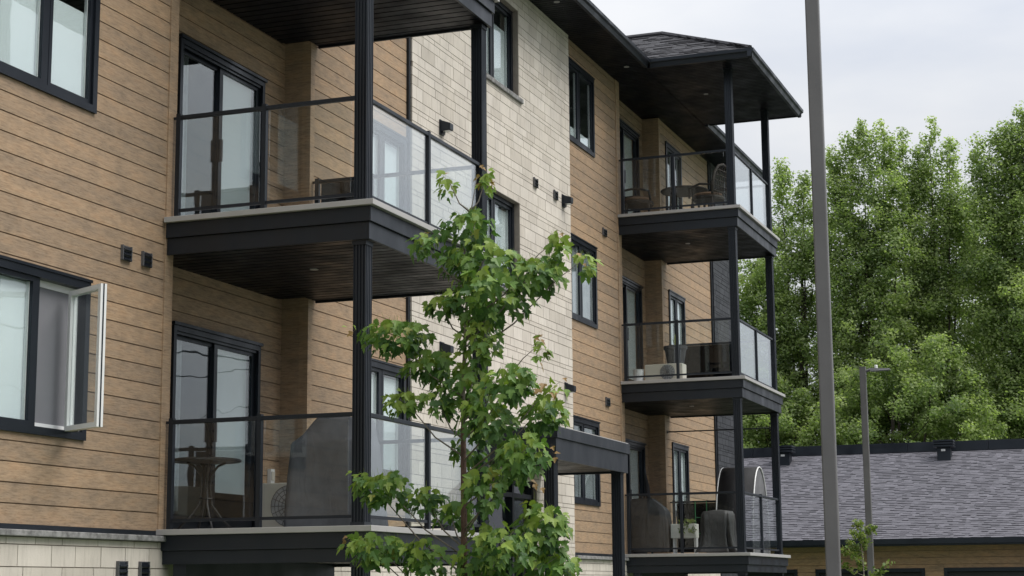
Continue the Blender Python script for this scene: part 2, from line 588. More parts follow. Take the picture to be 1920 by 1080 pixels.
# corner trims, returns of the recesses, ledges and flashings
for (xa, xb, xr, side) in ((15.06, 15.21, 15.21, -1), (18.19, 18.30, 18.19, 1), (30.61, 30.84, 30.84, -1), (33.55, 33.67, 33.55, 1)):
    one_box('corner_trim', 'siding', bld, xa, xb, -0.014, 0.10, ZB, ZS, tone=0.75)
    r = MB()
    if side > 0:
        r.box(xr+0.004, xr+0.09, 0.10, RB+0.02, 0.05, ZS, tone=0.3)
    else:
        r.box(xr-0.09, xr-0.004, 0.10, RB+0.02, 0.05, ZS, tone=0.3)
    r.build('recess_return', 'siding', bld)
for (xa, xb) in ((X0, 15.24), (18.17, 21.07), (27.74, 30.86), (33.53, 37.6)):
    one_box('stone_ledge', 'ledge_stone', bld, xa, xb, -0.105, 0.0, 2.072, 2.128, bevel=0.008)
    one_box('flashing', 'black_metal', bld, xa, xb-0.04, -0.018, 0.016, 2.130, ZB+0.004)
one_box('wall_joint', 'black_metal', bld, 21.021, 21.079, -0.036, 0.05, 0.05, ZS)
one_box('wall_joint', 'black_metal', bld, 37.581, 37.659, -0.036, 0.05, 0.05, ZS)
# inner core that closes the rooms
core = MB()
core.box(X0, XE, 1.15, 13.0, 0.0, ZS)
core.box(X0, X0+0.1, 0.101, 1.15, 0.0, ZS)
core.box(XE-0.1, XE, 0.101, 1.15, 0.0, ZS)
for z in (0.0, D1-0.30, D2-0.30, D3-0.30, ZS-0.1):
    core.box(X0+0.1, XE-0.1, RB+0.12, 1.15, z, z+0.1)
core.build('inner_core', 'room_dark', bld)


def window(x0, x1, z0, z1, y, split=0.5, blind=(0.0, 0.8), sash_open=False, deep=0.0, white_edge=False, rail=0.07, mat_blind='blind_white'):
    """black outer frame with a mullion; children: sash, pane, blind"""
    ya, yb = y-0.026+deep, y+0.085+deep
    m = MB()
    w = rail
    m.box(x0, x0+w, ya, yb, z0, z1); m.box(x1-w, x1, ya, yb, z0, z1)
    m.box(x0+w, x1-w, ya, yb, z1-w, z1); m.box(x0+w, x1-w, ya, yb, z0, z0+w)
    m.box(x0-0.012, x1+0.012, ya-0.012, ya+0.02, z1+0.002, z1+0.028)       # drip cap
    xm = x0+w+(x1-x0-2*w)*split
    m.box(xm-0.03, xm+0.03, ya+0.03, yb-0.002, z0+w, z1-w)
    f = m.build('window', 'black_frame', bld)
    for i, (a, b) in enumerate(((x0+w, xm-0.03), (xm+0.03, x1-w))):
        if sash_open and i == 1:
            fr = MB()
            t = 0.03
            fr.box(a, a+t, ya+0.09, yb+0.03, z0+w, z1-w); fr.box(b-t, b, ya+0.09, yb+0.03, z0+w, z1-w)
            fr.box(a+t, b-t, ya+0.09, yb+0.03, z0+w, z0+w+0.045); fr.box(a+t, b-t, ya+0.09, yb+0.03, z1-w-0.06, z1-w)
            fr.build('inner_frame', 'white_vinyl', f)
            one_box('insect_screen', 'screen_grey', f, a+t, b-t, yb-0.01, yb-0.006, z0+w+0.045, z1-w-0.06)
            continue
        s = MB()
        t = 0.045
        s.box(a, a+t, yb-0.085, yb-0.02, z0+w, z1-w); s.box(b-t, b, yb-0.085, yb-0.02, z0+w, z1-w)
        s.box(a+t, b-t, yb-0.085, yb-0.02, z0+w, z0+w+t); s.box(a+t, b-t, yb-0.085, yb-0.02, z1-w-t, z1-w)
        s.build('sash', 'black_frame', f)
        one_box('pane', 'window_glass', f, a+t, b-t, yb-0.056, yb-0.050, z0+w+t, z1-w-t)
        e = MB()
        e.box(b-t-0.012, b-t, yb-0.05, yb-0.0205, z0+w+t, z1-w-t)
        e.build('glazing_bead', 'white_vinyl', f)
    if blind:
        hz = z1-z0
        one_box('blind', mat_blind, f, x0+w+0.02, (x1-w-0.02) if not sash_open else xm, yb-0.015, yb-0.011, z0+w+hz*blind[0], z0+hz*blind[1])
    return f


for k, b in enumerate(left_win):
    if k == 0:
        window(*b, 0.0, split=0.515, blind=(0.0, 0.92), sash_open=True)
    else:
        window(*b, 0.0, split=0.515, blind=(0.0, 0.66))
for k, b in enumerate(sid2_win):
    window(*b, 0.0, blind=(0.0, 0.9))
for k, b in enumerate(sid3_win):
    window(*b, 0.0, split=0.42, blind=(0.0, (0.95, 0.9, 0.22)[k]), mat_blind='curtain_grey' if k != 2 else 'blind_white')
for k, b in enumerate(sid4_win):
    window(*b, 0.0, split=0.5, blind=(0.0, (0.95, 0.9, 0.3)[k]))
for k, b in enumerate(brick_win):
    window(*b, -0.03, split=0.5, blind=(0.0, (0.9, 0.75)[k]), deep=0.09)
    one_box('window_sill', 'ledge_stone', bld, b[0]-0.1, b[1]+0.12, -0.10, 0.06, b[2]-0.075, b[2]-0.002, bevel=0.008)

# the open casement of the lower left window, hinged on its right jamb
sash = MB()
rt, fe = Vector((13.46, -0.03, 0)), Vector((13.19, -0.55, 0))
ax = (fe-rt).normalized(); nx = Vector((-ax.y, ax.x, 0))
def sbox(mb, s0, s1, t0, t1, z0, z1):
    P = []
    for z in (z0, z1):
        for (s, t) in ((s0, t0), (s1, t0), (s1, t1), (s0, t1)):
            q = rt + ax*s + nx*t
            P.append((q.x, q.y, z))
    mb.add(P, [(0, 3, 2, 1), (4, 5, 6, 7), (0, 1, 5, 4), (1, 2, 6, 5), (2, 3, 7, 6), (3, 0, 4, 7)])
SL = (fe-rt).length
z0s, z1s = 3.02, 4.29
sbox(sash, 0, 0.045, -0.03, 0.03, z0s, z1s); sbox(sash, SL-0.045, SL, -0.03, 0.03, z0s, z1s)
sbox(sash, 0.045, SL-0.045, -0.03, 0.03, z0s, z0s+0.045); sbox(sash, 0.045, SL-0.045, -0.03, 0.03, z1s-0.045, z1s)
so = sash.build('open_casement', 'white_vinyl', bld, label='white casement sash swung open from the lower left window')
sp = MB(); sbox(sp, 0.045, SL-0.045, -0.004, 0.004, z0s+0.045, z1s-0.045); sp.build('pane', 'window_glass', so)
sk = MB()
for z in (3.15, 3.5, 3.85, 4.15):
    sbox(sk, SL-0.034, SL-0.012, 0.0305, 0.04, z, z+0.05)
sk.build('lock_keeper', 'lamp_head', so)
edge = MB(); sbox(edge, SL+0.0005, SL+0.004, -0.006, 0.006, z0s, z1s); edge.build('weather_seal', 'black_frame', so)
arm = MB(); arm.tube([(13.58, 0.06, 3.03), (13.42, -0.18, 3.015)], 0.008, 6); arm.build('winder_arm', 'lamp_head', so)


def patio_door(x0, x1, z0, z1, blind_to=0.16, left_curtain=True):
    y = RB
    ya, yb = y-0.03, y+0.12
    m = MB(); w = 0.055
    m.box(x0, x0+w, ya, yb, z0, z1); m.box(x1-w, x1, ya, yb, z0, z1)
    m.box(x0+w, x1-w, ya, yb, z1-w, z1); m.box(x0+w, x1-w, ya, yb, z0, z0+w)
    m.box(x0-0.02, x1+0.02, ya-0.02, ya+0.02, z1+0.002, z1+0.035)
    m.box(x0+w, x1-w, ya+0.02, ya+0.04, z1-w-0.03, z1-w)
    f = m.build('patio_door', 'black_frame', bld)
    xm = (x0+x1)/2
    for i, (a, b, yo) in enumerate(((x0+w, xm+0.03, 0.05), (xm-0.03, x1-w, 0.0))):
        s = MB(); t = 0.07
        y0, y1 = ya+0.045+yo*0.5, ya+0.08+yo*0.5
        s.box(a, a+t, y0, y1, z0+w, z1-w); s.box(b-t, b, y0, y1, z0+w, z1-w)
        s.box(a+t, b-t, y0, y1, z0+w, z0+w+0.09); s.box(a+t, b-t, y0, y1, z1-w-t, z1-w)
        d = s.build('door_leaf', 'black_frame', f)
        one_box('pane', 'window_glass', f, a+t, b-t, y0+0.014, y0+0.020, z0+w+0.09, z1-w-t)
        if i == 1:
            one_box('blind', 'blind_white', f, a+t-0.01, b-t+0.01, yb-0.03, yb-0.026, z0+(z1-z0)*blind_to, z1-w)
        elif left_curtain:
            c = MB()
            n = 28
            xs = np.linspace(a+t-0.02, a+t+0.42, n)
            vs = [(x, yb+0.08+0.025*math.sin(q*1.25), z) for z in (z0+0.2, z1-w) for q, x in enumerate(xs)]
            c.add(vs, [(q, q+1, n+q+1, n+q) for q in range(n-1)])
            c.build('curtain', 'curtain_grey', f, smooth=True)
    h = MB(); h.box(xm-0.012, xm+0.012, ya+0.015, ya+0.043, z0+0.95, z0+1.2); h.build('handle', 'lamp_head', f)
    return f


for b in doors_l: patio_door(*b, blind_to=0.20)
for b in doors_r: patio_door(*b, blind_to=0.12)


# ------------------------------------------------------------------ balconies
def fluted(x0, x1, y0, y1, z0, z1):
    """square aluminium column with shallow flutes, base and cap"""
    poly = []
    def side(p, q, inward):
        n = 4
        for k in range(n):
            a, b = (k+0.22)/n, (k+0.78)/n
            for t, d in ((k/n, 0), (a, 0), (a+0.025, 0.013), (b-0.025, 0.013), (b, 0)):
                poly.append((p[0]+(q[0]-p[0])*t+inward[0]*d, p[1]+(q[1]-p[1])*t+inward[1]*d, z0))
    side((x0, y0), (x1, y0), (0, 1)); side((x1, y0), (x1, y1), (-1, 0)); side((x1, y1), (x0, y1), (0, -1)); side((x0, y1), (x0, y0), (1, 0))
    m = MB(); m.prism(poly, (0, 0, z1-z0))
    m.box(x0-0.008, x1+0.008, y0-0.008, y1+0.008, z1-0.045, z1-0.002)
    m.box(x0-0.008, x1+0.008, y0-0.008, y1+0.008, z0+0.002, z0+0.035)
    return m


YO = -2.317


def balcony(x0, x1, r0, r1, z, ztop, words, lowest=False, dark_far=0.5):
    m = MB()
    m.box(x0, x1, YO, -0.016, z-0.055, z)
    m.box(r0+0.004, r1-0.004, -0.016, RB-0.001, z-0.055, z)
    b = m.build('balcony', 'deck_edge', bld, label=words, bevel=0.004)
    # stepped black fascia on the three open sides
    for (ins, za, zb) in ((0.045, z-0.205, z-0.057), (0.072, z-0.335 if lowest else z-0.375, z-0.207)):
        t = 0.03
        one_box('fascia', 'black_metal', b, x0+ins, x1-ins, YO+ins, YO+ins+t, za, zb, bevel=0.003)
        one_box('fascia', 'black_metal', b, x0+ins, x0+ins+t, YO+ins+t, -0.017, za, zb, bevel=0.003)
        one_box('fascia', 'black_metal', b, x1-ins-t, x1-ins, YO+ins+t, -0.017, za, zb, bevel=0.003)
    s = MB()
    x = x0+0.104
    zs = z-0.35 if not lowest else z-0.30
    p = 0.150
    while x < x1-0.11:
        xe = min(x+p-0.024, x1-0.105)
        ye = RB-0.002 if (x > r0 and xe < r1) else -0.018
        s.box(x, xe, YO+0.105, ye, zs, zs+0.02)
        x += p
    s.box(x0+0.104, x1-0.105, YO+0.105, -0.018, zs+0.018, zs+0.03)
    s.box(r0+0.004, r1-0.004, -0.018, RB-0.002, zs+0.018, zs+0.03)
    so_ = s.build('soffit', 'black_soffit', b)
    if not lowest:
        d = MB(); d.lathe([(0.045, zs-0.006), (0.045, zs+0.004)], (x0+x1)/2-0.25, -0.95, 20)
        d.build('downlight', 'lens_grey', b)
    cy0, cy1 = -2.19, -2.06
    cols = [(x0+0.11, x0+0.26), (x1-0.26, x1-0.11)]
    for (a, c) in cols:
        fluted(a, c, cy0, cy1, z+0.001, ztop).build('column', 'black_metal', b)
    # guard: posts, rails and glass
    rx0, rx1, ry = x0+0.155, x1-0.185, -2.145
    zr = z+1.075
    def rail_run(p, q, npan, far=False, label=None):
        p, q = Vector(p), Vector(q)
        along_x = abs(q.x-p.x) > abs(q.y-p.y)
        L = (q-p).length
        d = (q-p)/L
        def bar(s0, s1, half, za, zb, name, mat='black_metal', bev=0.0):
            a_, b_ = p+d*s0, p+d*s1
            if along_x:
                bx_ = (min(a_.x, b_.x), max(a_.x, b_.x), p.y-half, p.y+half, za, zb)
            else:
                bx_ = (p.x-half, p.x+half, min(a_.y, b_.y), max(a_.y, b_.y), za, zb)
            return one_box(name, mat, b, *bx_, bevel=bev)
        bar(0, L, 0.024, zr-0.04, zr, 'top_rail', bev=0.004)
        bar(0, L, 0.015, z+0.075, z+0.105, 'bottom_rail')
        cuts = [0.0, L*far, L] if far else [L*k/npan for k in range(npan+1)]
        for k in range(npan):
            s0, s1 = cuts[k] + (0.03 if k else 0.05), cuts[k+1] - 0.03
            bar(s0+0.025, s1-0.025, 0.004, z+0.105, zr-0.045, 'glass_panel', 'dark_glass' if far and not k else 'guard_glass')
            if k:
                bar(cuts[k]-0.024, cuts[k]+0.024, 0.0265, z+0.001, zr+0.018, 'rail_post')
    rail_run((rx0, -0.05, 0), (rx0, cy1, 0), 2)
    rail_run((x0+0.26, ry, 0), (x1-0.26, ry, 0), 2)
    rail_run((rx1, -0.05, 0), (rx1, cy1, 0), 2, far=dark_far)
    for xx in (rx0, rx1):
        one_box('rail_post', 'black_metal', b, xx-0.025, xx+0.025, -0.10, -0.05, z+0.001, zr+0.018)
        one_box('rail_bracket', 'black_metal', b, xx-0.012, xx+0.012, -0.05, -0.001, zr-0.035, zr-0.01)
    return b


LX0, LX1, RX0, RX1 = 15.01, 18.46, 30.60, 34.05
for k, z in enumerate((D1, D2, D3)):
    ztop = (D2, D3, ZS)[k] - (0.376 if k < 2 else -0.02)
    lv = ('lowest', 'middle', 'top')[k]
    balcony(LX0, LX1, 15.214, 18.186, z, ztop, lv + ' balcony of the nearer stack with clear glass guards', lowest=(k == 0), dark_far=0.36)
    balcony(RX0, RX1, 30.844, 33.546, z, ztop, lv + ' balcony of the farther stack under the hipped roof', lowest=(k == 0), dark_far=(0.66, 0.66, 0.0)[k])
# columns and beam below the lowest balconies
for (xa, xb) in ((LX0, LX1), (RX0, RX1)):
    for (a, c) in ((xa+0.11, xa+0.26), (xb-0.26, xb-0.11)):
        fluted(a, c, -2.19, -2.06, 0.0, D1-0.337).build('column', 'black_metal', bld)
    one_box('deck_beam', 'black_metal', bld, xa+0.10, xb-0.10, -0.30, -0.16, D1-0.50, D1-0.302)
    one_box('deck_beam_post', 'black_metal', bld, (xa+xb)/2-0.07, (xa+xb)/2+0.07, -0.298, -0.162, 0.0, D1-0.502)

# ------------------------------------------------------------------ roofs
EY = -0.80                        # eave line of the main roof
SLOPE = 0.53
roof = MB()
ridge_y = 6.0
zr_ = 11.10 + (ridge_y-EY)*SLOPE
roof.add([(X0-3, EY, 11.10), (XE+0.3, EY, 11.10), (XE+0.3, ridge_y, zr_), (X0-3, ridge_y, zr_), (XE+0.3, 2*ridge_y-EY, 11.10), (X0-3, 2*ridge_y-EY, 11.10)],
         [(0, 1, 2, 3), (3, 2, 4, 5), (1, 4, 2), (0, 3, 5), (0, 5, 4, 1)])
roof_o = roof.build('roof', 'shingle_dark', bld)


def shingles(mb, origin, along, up, nrm, length, rise, exposure, wid, rr, clip=None):
    """thick laminated shingle tabs on a sloping rectangle; clip(s, t) -> keep"""
    o, a, u, n = Vector(origin), Vector(along).normalized(), Vector(up).normalized(), Vector(nrm).normalized()
    rows = int(rise/exposure)
    for r in range(rows+1):
        t0 = r*exposure
        t1 = min(t0+exposure*1.06, rise)
        s = -rr.random()*wid
        while s < length:
            w = wid*rr.uniform(0.55, 1.5)
            s0, s1 = max(s, 0), min(s+w, length)
            s += w
            if s1-s0 < 0.01: continue
            if clip and not clip((s0+s1)/2, t0+exposure/2, s1-s0): continue
            hgt = rr.choice((0.012, 0.02, 0.026))
            p = [o+a*s0+u*t0, o+a*s1+u*t0, o+a*s1+u*t1, o+a*s0+u*t1]
            top = [p[0]+n*hgt, p[1]+n*hgt, p[2]+n*0.006, p[3]+n*0.006]
            mb.add(p+top, [(4, 5, 6, 7), (0, 1, 5, 4), (1, 2, 6, 5), (3, 0, 4, 7)], min(1, max(0, rr.gauss(0.5, 0.14))))


def porch_roof(x0, x1, label=None):
    """hipped roof over a balcony stack, running back into the main roof"""
    y0 = -2.72
    xm = (x0+x1)/2
    ze = 11.10
    apex = (xm, y0+(xm-x0), ze+(xm-x0)*SLOPE)
    back = ridge_y - 1.0
    m = MB()
    m.add([(x0, y0, ze), (x1, y0, ze), apex, (xm, back, apex[2]), (x0, back, ze), (x1, back, ze)],
          [(0, 1, 2), (0, 2, 3, 4), (1, 5, 3, 2), (0, 4, 5, 1)])
    r = m.build('porch_roof', 'shingle_dark', bld)
    rr = random.Random(5)
    sh = MB()
    half = xm-x0
    sl = math.hypot(half, half*SLOPE)
    u = Vector((half, 0, half*SLOPE)).normalized()
    shingles(sh, (x0, 1.2, ze+0.003), (0, -1, 0), u, (-SLOPE, 0, 1), 1.2-y0, sl, 0.135, 0.26, rr,
             clip=lambda s, t, w: (1.2-y0-s) > t*half/sl - 0.02)
    u2 = Vector((0, half, half*SLOPE)).normalized()
    shingles(sh, (x0, y0, ze+0.003), (1, 0, 0), u2, (0, -SLOPE, 1), x1-x0, sl, 0.135, 0.26, rr,
             clip=lambda s, t, w: t*half/sl - 0.02 < s < (x1-x0) - t*half/sl + 0.02)
    sh.build('shingle', 'shingle_dark', r, kind='stuff')
    cap = MB()
    cap.tube([(x0+0.02, y0+0.02, ze+0.03), (apex[0], apex[1], apex[2]+0.03)], 0.05, 6)
    cap.tube([(apex[0], apex[1], apex[2]+0.03), (xm, back, apex[2]+0.03)], 0.05, 6)
    cap.tube([(x1-0.02, y0+0.02, ze+0.03), (apex[0], apex[1], apex[2]+0.03)], 0.05, 6)
    cap.build('hip_cap', 'shingle_dark', r)
    for args in (((x0, y0), (x1, y0)), ((x0, y0), (x0, EY)), ((x1, y0), (x1, EY))):
        gutter(*args, parent=r)
    s = MB()
    x = x0+0.06
    while x < x1-0.07:
        s.box(x, min(x+0.082, x1-0.06), y0+0.06, EY+0.08, ZS, ZS+0.02)
        x += 0.098
    s.box(x0+0.06, x1-0.06, y0+0.06, EY+0.08, ZS+0.018, ZS+0.03)
    s.build('soffit', 'black_soffit', r)
    bm = MB()
    bm.box(x0+0.50, x0+0.66, -2.20, EY, ZS-0.10, ZS-0.002)
    d = MB(); d.lathe([(0.045, ZS-0.006), (0.045, ZS+0.004)], xm-0.1, -1.35, 20); d.build('downlight', 'lens_grey', r)
    return r


def gutter(p, q, parent=None):
    (xa, ya), (xb, yb) = p, q
    m = MB()
    if abs(xb-xa) > abs(yb-ya):
        prof = [(0, 10.955), (-0.055, 10.955), (-0.075, 11.03), (-0.11, 11.05), (-0.115, 11.105), (0, 11.105)]
        a, b = min(xa, xb), max(xa, xb)
        m.prism([(a-0.05, ya+0.06+d, z) for d, z in prof], (b-a+0.1, 0, 0))
    else:
        sgn = -1 if p[0] < (LX0+LX1)/2 or (20 < p[0] < (RX0+RX1)/2) else 1
        prof = [(0, 10.955), (0.055, 10.955), (0.075, 11.03), (0.11, 11.05), (0.115, 11.105), (0, 11.105)]
        a, b = min(ya, yb), max(ya, yb)
        m.prism([(xa-0.06*sgn+sgn*d, a-0.02, z) for d, z in prof], (0, b-a-0.02, 0))
    return m.build('gutter', 'black_metal', parent or bld)


for (xa, xb) in ((RX0-0.52, RX1+0.48), (LX0-0.52, LX1+0.48)):
    porch_roof(xa, xb)
for (xa, xb) in ((X0-3, LX0-0.58), (LX1+0.54, RX0-0.58), (RX1+0.54, XE+0.25)):
    gutter((xa, EY), (xb, EY))
s = MB()
x = X0-3
while x < XE+0.2:
    s.box(x, x+0.082, EY+0.06, 0.0 if not (15.2 < x < 18.1 or 30.8 < x < 33.4) else RB, ZS, ZS+0.02)
    x += 0.098
s.box(X0-3, XE+0.25, EY+0.06, RB, ZS+0.018, ZS+0.03)
s.build('eave_soffit', 'black_soffit', bld)
for (ex, ey) in ((29.9, -0.45), (26.0, -0.45)):
    d = MB(); d.lathe([(0.05, ZS-0.008), (0.05, ZS+0.004)], ex, ey, 16); d.build('downlight', 'lens_grey', bld)

# ------------------------------------------------------------------ entrance: canopy, columns, door
cx0, cx1, cyf = 22.72, 26.15, -1.50
can = MB()
can.box(cx0, cx1, cyf, -0.061, 3.62, 3.775)
cn = can.build('entrance_canopy', 'black_metal', bld, bevel=0.004)
t = 0.04
for bx in ((cx0+0.03, cx1-0.03, cyf+0.03, cyf+0.07), (cx0+0.03, cx0+0.07, cyf+0.07, -0.061), (cx1-0.07, cx1-0.03, cyf+0.07, -0.061)):
    one_box('fascia', 'black_metal', cn, *bx, 3.33, 3.618)
so2 = MB()
x = cx0+0.075
while x < cx1-0.08:
    so2.box(x, min(x+0.088, cx1-0.075), cyf+0.075, -0.062, 3.36, 3.38); x += 0.098
so2.box(cx0+0.075, cx1-0.075, cyf+0.075, -0.062, 3.368, 3.39)
so2.build('soffit', 'black_soffit', cn)
one_box('roof_membrane', 'deck_edge', cn, cx0+0.02, cx1-0.02, cyf+0.02, -0.061, 3.777, 3.79)
d = MB(); d.lathe([(0.06, 3.352), (0.06, 3.365)], 23.4, -0.9, 16); d.build('downlight', 'lens_grey', cn)
for a in (cx0+0.09, cx1-0.25):
    fluted(a, a+0.16, cyf+0.085, cyf+0.235, 0.06, 3.36).build('column', 'black_metal', cn)
ex0, ex1, ez0, ez1 = entry
m = MB(); w = 0.07
for (a, b) in ((ex0, ex0+w), (ex1-w, ex1), (ex0+0.85, ex0+0.92), (ex1-0.92, ex1-0.85)):
    m.box(a, b, 0.0, 0.12, ez0, ez1)
for (a, b) in ((ez0, ez0+0.1), (ez1-w, ez1), (ez0+2.05, ez0+2.12)):
    m.box(ex0+w, ex1-w, 0.003, 0.117, a, b)
ed = m.build('entrance_door', 'black_frame', bld)
for (a, b) in ((ex0+w, ex0+0.85), (ex0+0.92, ex1-0.92), (ex1-0.85, ex1-w)):
    for (c, d_) in ((ez0+0.1, ez0+2.05), (ez0+2.12, ez1-w)):
        one_box('pane', 'window_glass', ed, a, b, 0.055, 0.061, c, d_)
h = MB(); h.tube([(ex1-1.05, -0.05, ez0+0.8), (ex1-1.05, -0.05, ez0+1.4)], 0.014, 8); h.build('handle', 'lamp_head', ed)
one_box('door_step', 'concrete', bld, ex0-0.1, ex1+0.1, -0.35, 0.1, 0.06, ez0-0.003)


# ------------------------------------------------------------------ small fittings on the walls
def wall_vent(x0, x1, z0, z1, y, label, mat='black_frame'):
    m = MB()
    m.box(x0, x1, y-0.012, y-0.001, z0, z1)
    m.box(x0, x0+0.012, y-0.03, y-0.012, z0, z1); m.box(x1-0.012, x1, y-0.03, y-0.012, z0, z1)
    v = m.build('wall_vent', 'lamp_head', None, label=label, cat='vent', group='exhaust vents on the facade')
    n = 3
    for k in range(n):
        za = z0 + (z1-z0)*(k+0.08)/n; zb = z0 + (z1-z0)*(k+0.86)/n
        s_ = MB(); s_.prism([(x0+0.013, y-0.014, zb), (x0+0.013, y-0.040, za), (x0+0.013, y-0.014, za+0.006)], (x1-x0-0.026, 0, 0))
        s_.build('louvre', mat, v)


wall_vent(14.28, 14.44, 4.735, 4.88, 0.0, 'left of two grey vents between the left windows beside the corner trim')
wall_vent(14.64, 14.80, 4.735, 4.88, 0.0, 'right of two grey vents between the left windows beside the corner trim')
wall_vent(25.86, 26.03, 7.91, 8.06, -0.063, 'small dark vent on the pale brick, farther from the upper wall lamp')
wall_vent(26.84, 27.01, 7.91, 8.06, -0.063, 'small dark vent on the pale brick right beside the upper wall lamp')
wall_vent(29.68, 29.90, 7.83, 7.97, 0.0, 'upper dark vent on the siding strip between brick and far balconies')
wall_vent(29.70, 29.92, 4.77, 4.92, 0.0, 'lower dark vent on the siding strip between brick and far balconies')
wall_vent(14.28, 14.44, 1.72, 1.88, -0.053, 'left of two small vents in the brick base at the bottom left')
wall_vent(14.66, 14.82, 1.72, 1.88, -0.053, 'right of two small vents in the brick base at the bottom left')


def wedge_lamp(x, z, y, label):
    t_ = thing('wall_lamp', (x, y, z-0.1), label, 'wall lamp', 'wedge shaped black wall lamps')
    m = MB(); m.box(x-0.012, x+0.13, y-0.018, y-0.001, z-0.115, z+0.095)
    m.build('back_plate', 'black_metal', t_)
    b_ = MB()
    b_.prism([(x, y-0.019, z+0.085), (x, y-0.16, z+0.035), (x, y-0.16, z-0.055), (x, y-0.019, z-0.075)], (0.12, 0, 0))
    b_.build('housing', 'black_metal', t_, bevel=0.004)
    c_ = MB(); c_.lathe([(0.02, z-0.12), (0.02, z-0.07)], x+0.05, y-0.045, 10); c_.build('sensor', 'lamp_head', t_)
    one_box('lens', 'lens_white', t_, x+0.015, x+0.105, y-0.14, y-0.05, z-0.074, z-0.066)


wedge_lamp(22.02, 7.95, -0.062, 'black wedge wall lamp on brick behind the nearer middle balcony')
wedge_lamp(27.28, 7.98, -0.062, 'black wedge wall lamp near the brick corner, upper of the two there')
wedge_lamp(27.30, 4.83, -0.062, 'black wedge wall lamp near the brick corner above the entrance canopy')
wedge_lamp(22.02, 4.83, -0.062, 'black wedge wall lamp on brick half hidden by the maple leaves')
t_ = thing('wall_sconce', (26.95, -0.062, 6.7), 'black cylinder wall sconce on the brick beside the maple', 'wall lamp')
m = MB(); m.lathe([(0.075, 6.68), (0.075, 6.93)], 26.62, -0.19, 20); m.build('cylinder_shade', 'black_metal', t_, smooth=False)
m = MB(); m.box(26.58, 26.66, -0.12, -0.063, 6.76, 6.85); m.build('bracket', 'black_metal', t_)


# ------------------------------------------------------------------ things on the balconies
def ac_unit(x, y, z, w, d_, h_, label, face='-x'):
    """outdoor heat-pump unit, fan grille towards -x"""
    t_ = thing('heat_pump', (x, y, z), label, 'air conditioner')
    m = MB(); m.box(x-d_/2, x+d_/2, y-w/2, y+w/2, z+0.05, z+h_); m.build('casing', 'beige_plastic', t_, bevel=0.012)
    for s_ in (-1, 1):
        one_box('foot', 'grille_dark', t_, x-d_/2+0.02, x+d_/2-0.02, y+s_*(w/2-0.12)-0.03, y+s_*(w/2-0.12)+0.03, z+0.001, z+0.05)
    g = MB()
    cy, cz, R = y-w*0.10, z+0.05+(h_-0.05)*0.5, min((h_-0.05)*0.44, w*0.36)
    for k in range(1, 6):
        r_ = R*k/5
        pts = [(x-d_/2-0.008, cy+r_*math.cos(a), cz+r_*math.sin(a)) for a in np.linspace(0, 2*math.pi, 25)]
        g.tube(pts, 0.004, 5, cap=False)
    for k in range(8):
        a = math.pi*k/8
        g.tube([(x-d_/2-0.008, cy-R*math.cos(a), cz-R*math.sin(a)), (x-d_/2-0.008, cy+R*math.cos(a), cz+R*math.sin(a))], 0.004, 5)
    g.build('fan_grille', 'lamp_head', t_)
    m = MB(); m.prism([(x-d_/2-0.003, cy+R*math.cos(a), cz+R*math.sin(a)) for a in np.linspace(0, 2*math.pi, 24, endpoint=False)], (0.002, 0, 0))
    m.build('fan_opening', 'curtain_grey', t_)
    return t_


def covered(x, y, z, prof, label, cat, mat, name, seed=1, fold=0.03):
    """draped cover lofted through rounded rectangles: prof = (z, half_x, half_y, dx, dy)"""
    rr = np.random.default_rng(seed)
    n = 48
    ph = rr.uniform(0, 6.28, 6)
    m = MB(); vs, fs = [], []
    for i, (zz, hx, hy, dx, dy) in enumerate(prof):
        amp = fold*max(0.0, 1-(zz-prof[0][0])/(prof[-1][0]-prof[0][0]))
        for k in range(n):
            a = 2*math.pi*k/n
            ca, sa = math.cos(a), math.sin(a)
            e = 0.24
            px = math.copysign(abs(ca)**e, ca)*hx
            py = math.copysign(abs(sa)**e, sa)*hy
            fo = amp*(math.sin(5*a+ph[0])+0.6*math.sin(9*a+ph[1]+zz*2)+0.4*math.sin(14*a+ph[2]))
            vs.append((x+dx+px*(1+fo*1.2), y+dy+py*(1+fo*1.2), z+zz+0.012*math.sin(3*a+ph[3]+zz*7)*(1 if i else 0.4)))
    for i in range(len(prof)-1):
        for k in range(n):
            fs.append((i*n+k, i*n+(k+1) % n, (i+1)*n+(k+1) % n, (i+1)*n+k))
    fs.append(tuple(range((len(prof)-1)*n, len(prof)*n)))
    m.add(vs, fs)
    return m.build(name, mat, None, smooth=True, origin='base', label=label, cat=cat)


# nearer lowest balcony
t_ = thing('bistro_table', (15.80, -0.10, D1), 'round dark bistro table with splayed tube legs behind balcony glass', 'table')
m = MB(); m.lathe([(0.345, D1+0.70), (0.355, D1+0.71), (0.355, D1+0.722), (0.345, D1+0.73)], 15.80, -0.10, 32); m.build('table_top', 'table_metal', t_)
for k in range(4):
    a = math.pi/4+k*math.pi/2
    def at(r, zz): return (15.80+r*math.cos(a), -0.10+r*math.sin(a), D1+zz)
    m = MB(); m.tube([at(0.29, 0.012), at(0.16, 0.14), at(0.065, 0.27), at(0.045, 0.42), at(0.05, 0.56), at(0.12, 0.66), at(0.20, 0.695)], 0.012, 8)
    m.build('leg', 'table_metal', t_, smooth=True)
m = MB(); m.tube([(15.80+0.06*math.cos(q), -0.10+0.06*math.sin(q), D1+0.33) for q in np.linspace(0, 2*math.pi, 17)], 0.01, 6, cap=False); m.build('leg_ring', 'table_metal', t_)
